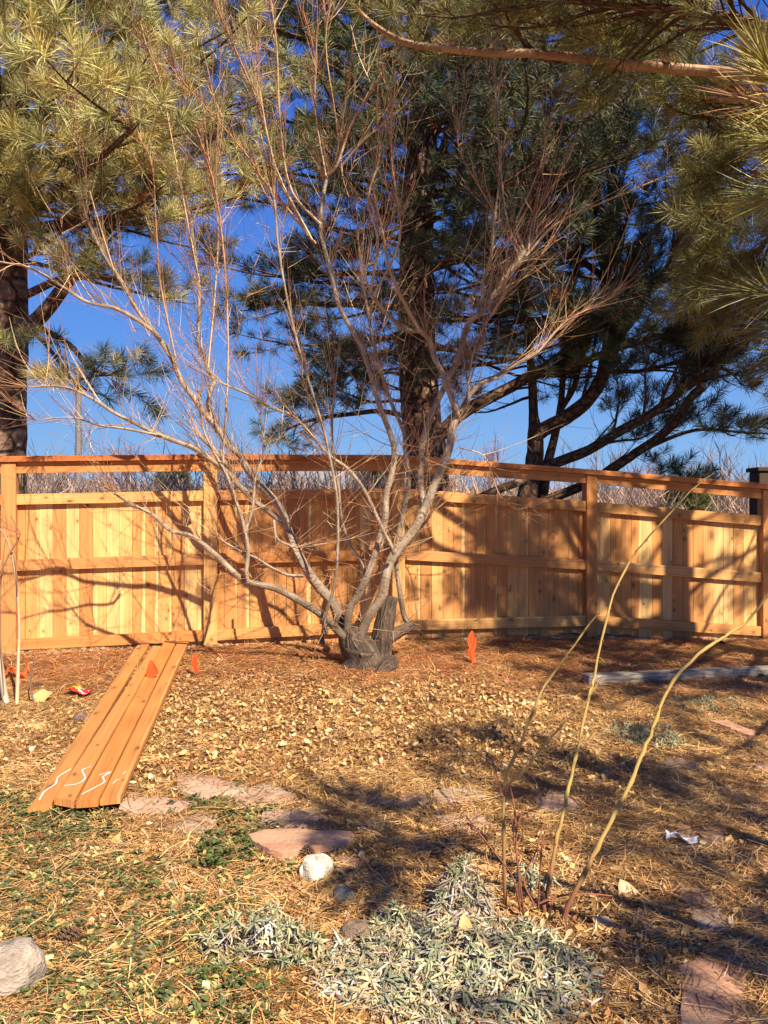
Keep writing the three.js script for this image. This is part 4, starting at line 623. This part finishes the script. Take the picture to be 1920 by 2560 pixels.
// ---------------------------------------------------------------- rose canes and small stems
{
  const d = 3.28, p0 = onGround(1350, 2285), t = tag(base('rose_bush', [p0.x, p0.y, p0.z]), 'bare rose bush with long thorny yellowish canes rising at right', 'rose bush'), R = rng(123), loc = (p) => p.sub(p0);
  const CANE = [[3.3, 3.3, [[1263, 2290], [1262, 2251], [1260, 2082], [1260, 1981], [1266, 1934], [1296, 1871], [1325, 1799], [1359, 1719], [1401, 1660], [1418, 1636], [1465, 1572], [1500, 1532]], 5, 2], [3.3, 3.2, [[1262, 1990], [1266, 1968], [1304, 1934], [1359, 1863], [1406, 1812], [1456, 1765], [1490, 1715], [1507, 1690]], 3.4, 1.2], [3.25, 3.6, [[1360, 2285], [1363, 2251], [1376, 2183], [1389, 2107], [1406, 2040], [1423, 1964], [1439, 1896], [1456, 1816], [1477, 1727], [1486, 1691], [1515, 1551], [1545, 1459], [1591, 1378], [1625, 1340], [1688, 1269], [1747, 1210], [1785, 1182]], 5.8, 1.3], [3.1, 3.3, [[1410, 2295], [1427, 2251], [1456, 2196], [1482, 2141], [1515, 2078], [1549, 2010], [1579, 1951], [1600, 1896], [1625, 1841], [1650, 1770], [1684, 1699], [1747, 1636], [1811, 1589], [1865, 1556], [1916, 1492], [1960, 1440]], 6.4, 3]];
  for (const [d0, d1, list, r0, r1] of CANE) {
    const p = pix(d0, d1, list).map((q) => loc(q)), [P, RR] = smooth(p, p.map((_, k) => pxm(lerp(r0, r1, k / (p.length - 1)), d0)), 3), mb = new MB(), n = P.length; for (let k = 1; k < n - 1; k++) { P[k].x += (R() - .5) * .006; P[k].y += (R() - .5) * .004; P[k].z += (R() - .5) * .006; }
    for (let k = 0; k < n; k++) if (k % 4 === 2) RR[k] *= 1.25;
    mb.tube(P, RR, 9, { color: [.20, .072, .03], color2: [.42, .30, .085] }); const c = mb.c; for (let k = 0; k < n; k++) { const f = sstep(.02, .3, k / n) * (.8 + .3 * R()); for (let s = 0; s <= 9; s++) { const o = (k * 10 + s) * 3, q = mixc([.17, .055, .026], [.43, .295, .085], clamp(f)); c[o] = q[0]; c[o + 1] = q[1]; c[o + 2] = q[2]; } }
    const o = mb.build('cane', twigMat, t), th = new MB(); for (let k = 3; k < n - 2; k += 1 + Math.floor(R() * 2.2)) { const tg = P[k + 1].clone().sub(P[k]).normalize(), a = V(R() - .5, (R() - .5) * .3, R() - .5).cross(tg).normalize(), s = P[k].clone().addScaledVector(a, RR[k] * .7), L = .008 + .005 * R(); th.tube([s, s.clone().addScaledVector(a, L * .5).addScaledVector(tg, -.002), s.clone().addScaledVector(a, L).addScaledVector(tg, -.005)], [.0035, .0017, .0002], 4, { color: [.36, .17, .07] }); } th.build('thorns', twigMat, o).userData.kind = 'stuff';
  }
  const st = new MB(); for (const list of [[[1300, 2280], [1296, 2180], [1285, 2100], [1278, 2040]], [[1300, 2270], [1280, 2190], [1235, 2130], [1165, 2040]], [[1310, 2290], [1300, 2200], [1290, 2090], [1310, 2010]], [[1345, 2270], [1350, 2180], [1355, 2110], [1362, 2085]], [[1335, 2260], [1310, 2200], [1340, 2130], [1358, 2060]], [[1255, 1990], [1240, 1930], [1228, 1890]], [[1320, 2270], [1400, 2240], [1480, 2235], [1530, 2240]], [[1390, 2290], [1375, 2230], [1371, 2150]], [[1290, 2060], [1285, 2010], [1275, 1965]]]) { const p = pix(3.2, 3.3, list).map((q) => loc(q)), [P, RR] = smooth(p, p.map((_, k) => pxm(2.6 - 1.2 * k / p.length, 3.25)), 4); st.tube(P, RR, 5, { color: [.16, .05, .028], color2: [.30, .10, .05] }); } st.build('thin_stems', twigMat, t).userData.kind = 'stuff';
}
{
  const p0 = onGround(20, 1765), t = tag(base('sapling', [p0.x, p0.y, p0.z]), 'thin leafless sapling with grey stem at the left edge', 'sapling'), d = -p0.z, R = rng(321), mb = new MB(), loc = (q) => q.sub(p0);
  const st = (list, r0, r1, name, col, col2) => { const p = pix(d, d + .1, list).map(loc), [P, RR] = smooth(p, p.map((_, k) => pxm(lerp(r0, r1, k / (p.length - 1)), d)), 4); new MB().tube(P, RR, 7, { color: col, color2: col2 || col }).build(name, twigMat, t); return P; };
  st([[20, 1770], [12, 1740], [5, 1690], [-2, 1630], [-12, 1500], [-20, 1380]], 9, 5, 'stem', GREY);
  const A = st([[42, 1765], [44, 1707], [46, 1640], [48, 1585], [44, 1480], [36, 1420], [25, 1370], [10, 1335], [-5, 1318]], 5, 2, 'stem', BUFF, [.28, .17, .10]);
  st([[0, 1440], [22, 1387], [50, 1336], [40, 1315], [27, 1290]], 2.2, 1.6, 'twig', [.24, .12, .07]); st([[50, 1336], [20, 1322], [0, 1315]], 1.6, 1, 'twig', [.24, .12, .07]); st([[44, 1480], [40, 1420], [34, 1390], [28, 1376]], 1.6, 1, 'twig', [.24, .12, .07]);
  st([[90, 1770], [82, 1745], [76, 1715], [84, 1650], [92, 1628]], 3, 1, 'twig', [.14, .085, .06]); st([[10, 1740], [0, 1560], [6, 1420], [14, 1352], [20, 1340]], 1.8, 1, 'twig', [.24, .12, .07]);
}

// ---------------------------------------------------------------- grey green plants
function blade(b, p, d, L, w, droop, side) { const n = 4; let q = p.clone(), dd = d.clone(), prev = null; const s = V(-d.z, 0, d.x); if (s.lengthSq() < 1e-4) s.set(1, 0, 0); s.normalize().applyAxisAngle(d, side); for (let k = 0; k <= n; k++) { const f = k / n, ww = w * Math.sin(Math.PI * lerp(.12, .97, f)) / 2, a = b.v(q.clone().addScaledVector(s, ww), 0, f), m = b.v(q.clone().add(V(0, -ww * .55, 0)), .5, f), c = b.v(q.clone().addScaledVector(s, -ww), 1, f); if (prev) { b.i.push(prev[0], prev[1], a, a, prev[1], m, prev[1], prev[2], m, m, prev[2], c); } prev = [a, m, c]; dd.add(V(0, -droop, 0)).normalize(); q = q.clone().addScaledVector(dd, L / n); } }
function rosette(seed, n, L, w, up, droop) { const R = rng(seed), b = new MB(); for (let k = 0; k < n; k++) { const a = k * 2.4 + R(), e = up * (R() * 2 - .4) + 1.0 * (k / n) * (.5 + .7 * R()), d = V(Math.cos(a) * Math.cos(e), Math.sin(e), Math.sin(a) * Math.cos(e)); blade(b, V(0, .012 * k / n, 0), d, L * (.6 + .6 * R()) * (1 - .35 * k / n), w * (.7 + .5 * R()), droop * (.3 + R()), (R() - .5)); } return b.geo(); }
const rosA = rosette(1, 9, .064, .0078, .3, .55), rosB = rosette(2, 15, .046, .0062, .5, .3), rosC = rosette(9, 7, .10, .009, -.1, .5), rosD = rosette(12, 8, .075, .0075, .2, .85);
function plant(label, region, n, o) {                         // region: centre pixel, half width / half depth in metres
  const c = onGround(...region.c), t = tag(base('grey_green_plant', [c.x, c.y, c.z]), label, 'plant'), R = rng(o.seed), m = [], cl = [], st = new MB(), mm = [], cc = [];
  for (let k = 0; k < n; k++) {
    let x, z; do { x = (R() - .5) * 2; z = (R() - .5) * 2; } while (x * x + z * z > .7 + .5 * vn(x * 2 + 5, z * 2 + 5, o.seed)); const e = 1 - .75 * (x * x + z * z), px = x * region.w, pz = z * region.h, gy = g(c.x + px, c.z + pz) - c.y, y = gy + Math.max(.012, o.top * e * (.45 + .7 * R()));
    const p = V(px + x * (o.splay || 0), y, pz + z * (o.splay || 0)); m.push(orient(p, V(x * .5 + (R() - .5) * 1.3, 1, z * .5 + (R() - .5) * 1.3 + .15).normalize(), (o.s || 1) * (.65 + .6 * R()), R() * 6)); const q = .65 + .6 * R(), dry = R() < (o.dry ?? .25); cl.push(dry ? lin(.50 * q, .40 * q, .22 * q) : R() < .4 ? lin(.42 * q, .40 * q, .22 * q) : lin(.24 * q, .26 * q, .145 * q));
    st.tube([V(px, gy - .01, pz), V(px + x * .01, lerp(gy, y, .5), pz), p], [.003, .0026, .002], 4, { color: mixc([.40, .33, .25], [.52, .47, .40], R()) });
    for (let j = 0; j < (o.dead || 0); j++) { const f = .25 + .6 * R(); mm.push(orient(V(px + (R() - .5) * .03, lerp(gy, y, f), pz + (R() - .5) * .03), V(R() - .5, .4, R() - .5).normalize(), .6 + .6 * R(), R() * 6)); const k2 = .6 + .6 * R(); cc.push(R() < .35 ? lin(.5 * k2, .46 * k2, .40 * k2) : lin(.36 * k2, .27 * k2, .17 * k2)); }
  }
  const hf = o.mix ? Math.floor(m.length * .55) : m.length; copies('foliage', o.geo, leafMat, m.slice(0, hf), cl.slice(0, hf), t); if (o.mix) copies('foliage', rosD, leafMat, m.slice(hf), cl.slice(hf), t); if (mm.length) copies('dry_leaves', rosC, leafMat, mm, cc, t); st.build('stems', twigMat, t).userData.kind = 'stuff';
}
plant('wide grey green leafy mat filling the bottom right foreground', { c: [1150, 2440], w: .56, h: .38 }, 620, { seed: 5, geo: rosA, top: .095, dry: .3, dead: 3, mix: true });
plant('bushy grey green clump at bottom centre left with pale woody stems', { c: [655, 2400], w: .19, h: .10 }, 62, { seed: 6, geo: rosB, top: .17, splay: .04, dry: .1, s: 1.1, dead: 1 });
plant('tall grey green clump with drooping dead leaves behind the wide mat', { c: [1150, 2300], w: .12, h: .08 }, 40, { seed: 7, geo: rosB, top: .25, dry: .15, s: 1.05, dead: 7 });
plant('dark leafy little plant at the foot of the rose canes', { c: [1335, 2225], w: .13, h: .09 }, 30, { seed: 8, geo: rosA, top: .12, dry: .2, s: .8 });
plant('low grey green plant in dappled shade between the canes', { c: [1610, 1850], w: .30, h: .24 }, 90, { seed: 10, geo: rosB, top: .09, dry: .15, s: .95 });
plant('small grey sprig in shade left of the tall drooping clump', { c: [985, 2330], w: .09, h: .05 }, 12, { seed: 11, geo: rosB, top: .12, dry: .1 });
plant('dull green low plant by the grey timber in shade', { c: [1770, 1768], w: .35, h: .18 }, 60, { seed: 12, geo: rosB, top: .06, dry: .2 });

// ---------------------------------------------------------------- litter: fallen leaves, needles, mulch, green ground cover
function leafGeo(seed, lobes) { const R = rng(seed), b = new MB(), n = 5; let prev = null; const curl = .5 + R() * .9, fold = .25 + .35 * R(), bend = (R() - .5) * 1.2; for (let k = 0; k <= n; k++) { const f = k / n, w = (lobes ? .34 * (Math.sin(Math.PI * f) + .22 * Math.sin(f * 15)) : .21 * Math.sin(Math.PI * Math.pow(f, .8))) + .012, y = curl * .35 * (f - .5) * (f - .5), x = bend * .2 * f * f; const a = b.v(V(x + w, y + fold * w * (1 + .5 * R()), f - .5), 0, f), m = b.v(V(x, y, f - .5), .5, f), c = b.v(V(x - w, y + fold * w * (.3 + R()), f - .5), 1, f); if (prev) b.i.push(prev[0], prev[1], a, a, prev[1], m, prev[1], prev[2], m, m, prev[2], c); prev = [a, m, c]; } return b.geo(); }
const leaves = [leafGeo(1), leafGeo(2), leafGeo(3, true), leafGeo(4)];
const strewn = (() => { const R = rng(6), b = new MB(); for (let k = 0; k < 26; k++) { const w = R() < .3 ? .25 + .3 * R() : .6 + R() * .8, cc = [w, w * (.9 + .14 * R()), w * (.75 + .45 * R())], a = R() * Math.PI + (R() < .7 ? .2 * R() : R()), L = .09 + .08 * R(), p = V((R() - .5) * .26, .002 + .022 * R(), (R() - .5) * .26), d = V(Math.cos(a), (R() - .5) * .12, Math.sin(a)), s = V(-d.z, .4 * (R() - .5), d.x).multiplyScalar(.00145), bow = (R() - .5) * .03, e = V(-d.z, 0, d.x); const i = b.n; for (const f of [-.5, 0, .5]) { const q = p.clone().addScaledVector(d, L * f).addScaledVector(e, bow * (1 - 4 * f * f)); q.y = Math.max(.001, q.y); b.v(q.clone().add(s), 0, 0, cc); b.v(q.clone().sub(s), 0, 0, cc); } b.i.push(i, i + 1, i + 2, i + 2, i + 1, i + 3, i + 2, i + 3, i + 4, i + 4, i + 3, i + 5); } return b.geo(); })();
{
  const R = rng(2024), nm = [], nc = [], lm = [[], [], [], []], lc = [[], [], [], []], mm = [], mc = [], vm = [], vc = [];
  const B = boards.map((q) => [q[0], q[1], q[3], q[2]].map((p) => [p.x, p.z])), onBoard = (x, z) => B.some((r) => { let c = false; for (let i = 0, j = 3; i < 4; j = i++) if ((r[i][1] > z) !== (r[j][1] > z) && x < (r[j][0] - r[i][0]) * (z - r[i][1]) / (r[j][1] - r[i][1]) + r[i][0]) c = !c; return c; });
  const fz = (x) => { for (let i = 0; i < POSTS.length - 1; i++) { const a = at(POSTS[i][0], 0, POSTS[i][1]), b = at(POSTS[i + 1][0], 0, POSTS[i + 1][1]); if (x >= a.x && x <= b.x) return lerp(a.z, b.z, (x - a.x) / (b.x - a.x)); } return -9; };
  const spot = () => { const d = Math.sqrt(lerp(1.9 * 1.9, 9.7 * 9.7, R())), x = (R() - .5) * 2 * (.56 * d + .35); return [x, -d]; };
  const green = (x, z) => { const d = -z; return sstep(.0, .4, -.28 - x - .12 * (d - 3)) * sstep(4.75, 4.3, d) * sstep(.30, .54, fbm(x * 1.7 + 30, z * 1.7 + 30, 41, 3)); };
  const leafy = (x, z) => { const d = -z + 1.1 * (fbm(x * 1.3 + 11, z * 1.3 + 11, 23, 3) - .5); return .40 + .12 * sstep(4.4, 4.0, d) + .60 * sstep(4.65, 5.0, d) * sstep(7.2, 6.5, d) * sstep(-2.6, -1.4, x) * sstep(2.0, .9, x) + .22 * sstep(6.8, 5.6, d) * sstep(4.3, 4.8, d) * sstep(-1.6, -2.6, x) + .35 * sstep(3.5, 3.1, d) * sstep(-.4, .2, x) * sstep(1.3, .8, x); };
  for (const q of boards) for (const f of [.15, .5, .85]) { const p = q[0].clone().lerp(q[1], f); clear.push([p.x + .01, p.z + .05, .07]); }
  const open = (x, z) => clear.some(([a, b, r]) => Math.hypot(x - a, z - b) < r);
  const N = (x, z) => V(g(x - .05, z) - g(x + .05, z), .1, g(x, z - .05) - g(x, z + .05)).normalize();
  for (let k = 0; k < 26000; k++) {                            // straw coloured needles
    const [x, z] = spot(); if (onBoard(x, z) || open(x, z) || z < fz(x) + .1) continue; const s = inSlab(x, z); if (s && (s > slabs.length - 1.5 || s === 8) && R() < .97) continue; if (s && R() < .78 + .2 * sstep(.45, .6, fbm(x * 3 + 70, z * 3 + 70, 19, 2))) continue; if (!s && (inSlab(x + .08, z) || inSlab(x - .08, z) || inSlab(x, z - .07)) && R() < .5) continue; const d = -z; if (R() < .45 * leafy(x, z) * sstep(4.8, 5.4, d)) continue;
    const n = N(x, z).add(V((R() - .5) * .2, 0, (R() - .5) * .2)).normalize(); nm.push(orient(V(x, g(x, z) + (s ? .034 : .010 * R()), z), n, V(1, 1, 1).multiplyScalar((.8 + .4 * R()) * (1 + .15 * sstep(5.6, 7, d))), R() * 6.28)); const red = sstep(5.9, 7.0, d) * (1 - .4 * leafy(x, z)), q = .5 + .85 * R(), c = mixc(R() < .3 ? [.30, .14, .05] : R() < .6 ? [.62, .37, .14] : [.68, .46, .22], [.44, .135, .055], clamp(red * (R() < .45 ? .15 : .6 + .5 * R()) + .2 * R() - .08)); nc.push(lin(c[0] * q, c[1] * q, c[2] * q));
  }
  for (let k = 0; k < 92000; k++) {                            // dry leaves
    const [x, z] = spot(); if (onBoard(x, z) || open(x, z) || z < fz(x) + .06 || R() > leafy(x, z)) continue; if (inSlab(x, z) && R() < .95) continue; const d = -z, j = Math.floor(R() * 4), L = (.02 + .038 * R() * (.4 + .6 * R())) * (R() < .05 ? 1.6 : 1);
    lm[j].push(orient(V(x, g(x, z) + .010 + .045 * R() * leafy(x, z), z), N(x, z).add(V((R() - .5) * 2, (R() < .12 ? -1.7 : 0), (R() - .5) * 2)).normalize(), L, R() * 6.28));
    const far = sstep(6.3, 7.1, d + .8 * (fbm(x * 2 + 5, z * 2 + 5, 27, 2) - .5)), q = .45 + .72 * R(), w = R(), c = mixc(w < .38 ? [.60, .365, .13] : w < .52 ? [.68, .50, .27] : w < .8 ? [.45, .25, .085] : [.28, .115, .042], w < .45 ? [.34, .115, .05] : w < .62 ? [.52, .33, .17] : w < .85 ? [.20, .09, .05] : [.42, .18, .075], far); lc[j].push(lin(c[0] * q, c[1] * q, c[2] * q));
  }
  for (let k = 0; k < 15000; k++) {                             // reddish bark mulch near the fence
    const d = 5.9 + 3.4 * R(), x = (R() - .5) * 2 * (.56 * d + .3), z = -d; if (onBoard(x, z) || open(x, z) || z < fz(x) + .12 || R() > .4 + .6 * sstep(-.9, -2, x) + .25 * sstep(.5, 1.5, x)) continue; mm.push(orient(V(x, g(x, z) + .006, z), N(x, z).add(V((R() - .5) * .7, 0, (R() - .5) * .7)).normalize(), V(.02 + .06 * R() * R(), .01, .010 + .014 * R()), R() * 6)); const q = .5 + .8 * R(); mc.push(R() < .65 ? lin(.38 * q, .095 * q, .04 * q) : R() < .5 ? lin(.50 * q, .30 * q, .16 * q) : lin(.20 * q, .10 * q, .07 * q));
  }
  for (let k = 0; k < 60000 && vm.length < 3400; k++) { const [x, z] = spot(); if (z < -5 || onBoard(x, z) || inSlab(x, z) && R() < .9 || R() > green(x, z)) continue; vm.push(orient(V(x, g(x, z) + .012 + .02 * R(), z), V((R() - .5) * .5, 1, (R() - .5) * .5).normalize(), .75 + .6 * R(), R() * 6)); const q = .5 + .9 * R(); vc.push(R() < .85 ? lin(.085 * q, .105 * q, .03 * q) : lin(.30 * q, .28 * q, .09 * q)); }
  for (const [sx, sy, r, n] of [[560, 2130, .13, 40], [580, 2500, .14, 26], [740, 2400, .12, 18], [530, 2170, .08, 20]]) { const c = onGround(sx, sy); for (let k = 0; k < n; k++) { const x = c.x + (R() - .5) * 2 * r, z = c.z + (R() - .5) * 2 * r; vm.push(orient(V(x, g(x, z) + .02 + .03 * R(), z), V((R() - .5) * .6, 1, (R() - .5) * .6).normalize(), .8 + .6 * R(), R() * 6)); const q = .6 + .7 * R(); vc.push(lin(.085 * q, .115 * q, .03 * q)); } }
  tag(copies('pine_straw', strewn, needleMat, nm, nc, scene), 'fallen straw coloured pine needles covering the ground', 'pine straw', null, 'stuff');
  leaves.forEach((q, j) => tag(copies('leaf_litter', q, leafMat, lm[j], lc[j], scene), 'dry tan fallen leaves scattered over the ground', 'leaf litter', 'fallen leaf litter', 'stuff'));
  tag(copies('mulch', new RoundedBoxGeometry(1, 1, 1, 1, .2), mat([1, 1, 1], .95), mm, mc, scene), 'reddish bark mulch near the fence', 'mulch', null, 'stuff');
  const sprig = (() => { const r = rng(8), b = new MB(); for (let k = 0; k < 8; k++) { const a = k * 2.4 + r(), e = .15 + .5 * r(), d = V(Math.cos(a) * Math.cos(e), Math.sin(e), Math.sin(a) * Math.cos(e)), o = V((r() - .5) * .05, .012 * r(), (r() - .5) * .05); blade(b, o, d, .019 + .012 * r(), .010 + .005 * r(), .3, (r() - .5) * 1.2); } return b.geo(); })();
  tag(copies('ground_cover', sprig, greenMat, vm, vc, scene), 'dark green creeping ground cover at lower left', 'ground cover', null, 'stuff');
  console.log('litter', nm.length, lm.map((q) => q.length), mm.length, vm.length);
}
// sticks, big single leaves, roots
function stick(label, list, r0, r1, col, lift = .012, name = 'stick', cat = 'stick') { const p = list.map(([x, y, u]) => { const q = onGround(x, y); q.y += lift + (u || 0); return q; }), o = p[0].clone(), [P, RR] = smooth(p.map((q) => q.clone().sub(o)), p.map((q, k) => pxm(lerp(r0, r1, k / (p.length - 1)), -q.z)), 5), m = new MB().tube(P, RR, 7, { rough: .2, color: col, cap: true }).build(name, twigMat, scene); m.position.copy(o); return tag(m, label, cat); }
stick('curved brown strip of bark right above the bushy grey green clump', [[585, 2232], [640, 2228, .015], [700, 2222, .02], [770, 2238]], 7, 4, [.36, .19, .07]);
stick('pale root arching out of the green ground cover', [[375, 2222], [420, 2222, .02], [470, 2240, .02], [505, 2268]], 3.5, 3, [.58, .47, .30]);
stick('brown twig curving over the pink flagstones', [[492, 2000], [510, 2012, .012], [560, 2010, .015], [600, 2003, .012], [650, 2014]], 3, 2, [.22, .11, .05]);
stick('short brown twig on flagstones close to the lumber', [[372, 1970], [390, 1982, .01], [402, 1996]], 4, 3, [.26, .13, .06]);
stick('brown twig lying across the green ground cover', [[110, 2188], [170, 2188, .015], [210, 2208, .01], [246, 2240]], 4, 2.5, [.28, .14, .06]);
stick('long thin stick on the needles beside the white scrap', [[1548, 2072], [1600, 2090, .01], [1660, 2112, .01], [1760, 2134]], 4, 2, [.24, .13, .06]);
stick('straight stick lying in front of the rose canes', [[1220, 2298], [1280, 2294, .01], [1345, 2294]], 5, 4, [.36, .17, .06]);
stick('stubby brown stick right of the grey green mat', [[1558, 2378], [1590, 2358, .01], [1612, 2344]], 5, 4, [.36, .18, .07]);
stick('thin pale twig on straw in mid path', [[905, 2092], [960, 2082, .012], [1000, 2055]], 2.5, 1.5, [.3, .16, .07]);
stick('pale stick lying beside the trunk of the bare tree', [[915, 1735], [960, 1732], [1010, 1724]], 3, 2.5, [.36, .29, .22]);
stick('brown stick at the edge behind the pile of rocks', [[585, 2148], [640, 2158, .01], [745, 2176]], 5, 3, [.34, .17, .07]);
function bigLeaf(label, sx, sy, L, col, tilt, turn, k, up = .03) { const p = onGround(sx, sy), o = part('dry_leaf', leaves[k], mat(col, .75), scene); o.position.set(p.x, p.y + up, p.z); o.scale.set(L * .95, L, L); o.rotation.set(tilt, turn, 0); return tag(o, label, 'leaf'); }
bigLeaf('large pointed tan leaf standing upright in the grey green mat', 1165, 2385, .125, [.68, .47, .20], 1.25, .15, 0, .09);
bigLeaf('large pale tan leaf on the ground right of the rose canes', 1568, 2250, .12, [.55, .37, .22], .6, .3, 2, .03);
bigLeaf('orange brown leaf beside the tall drooping clump', 1222, 2190, .10, [.48, .22, .07], .3, 1.4, 1, .03);
bigLeaf('big tan leaf below the rose canes at right', 1510, 2330, .10, [.60, .40, .20], .4, 1.1, 2, .03);
bigLeaf('brown curled leaf near the left edge by the sapling', 105, 1760, .17, [.52, .32, .12], .8, 1.9, 2, .06);
bigLeaf('reddish leaf on the leaf litter right of the lumber', 602, 1902, .07, [.34, .07, .04], .3, .8, 1, .03);

renderer.render(scene, camera);
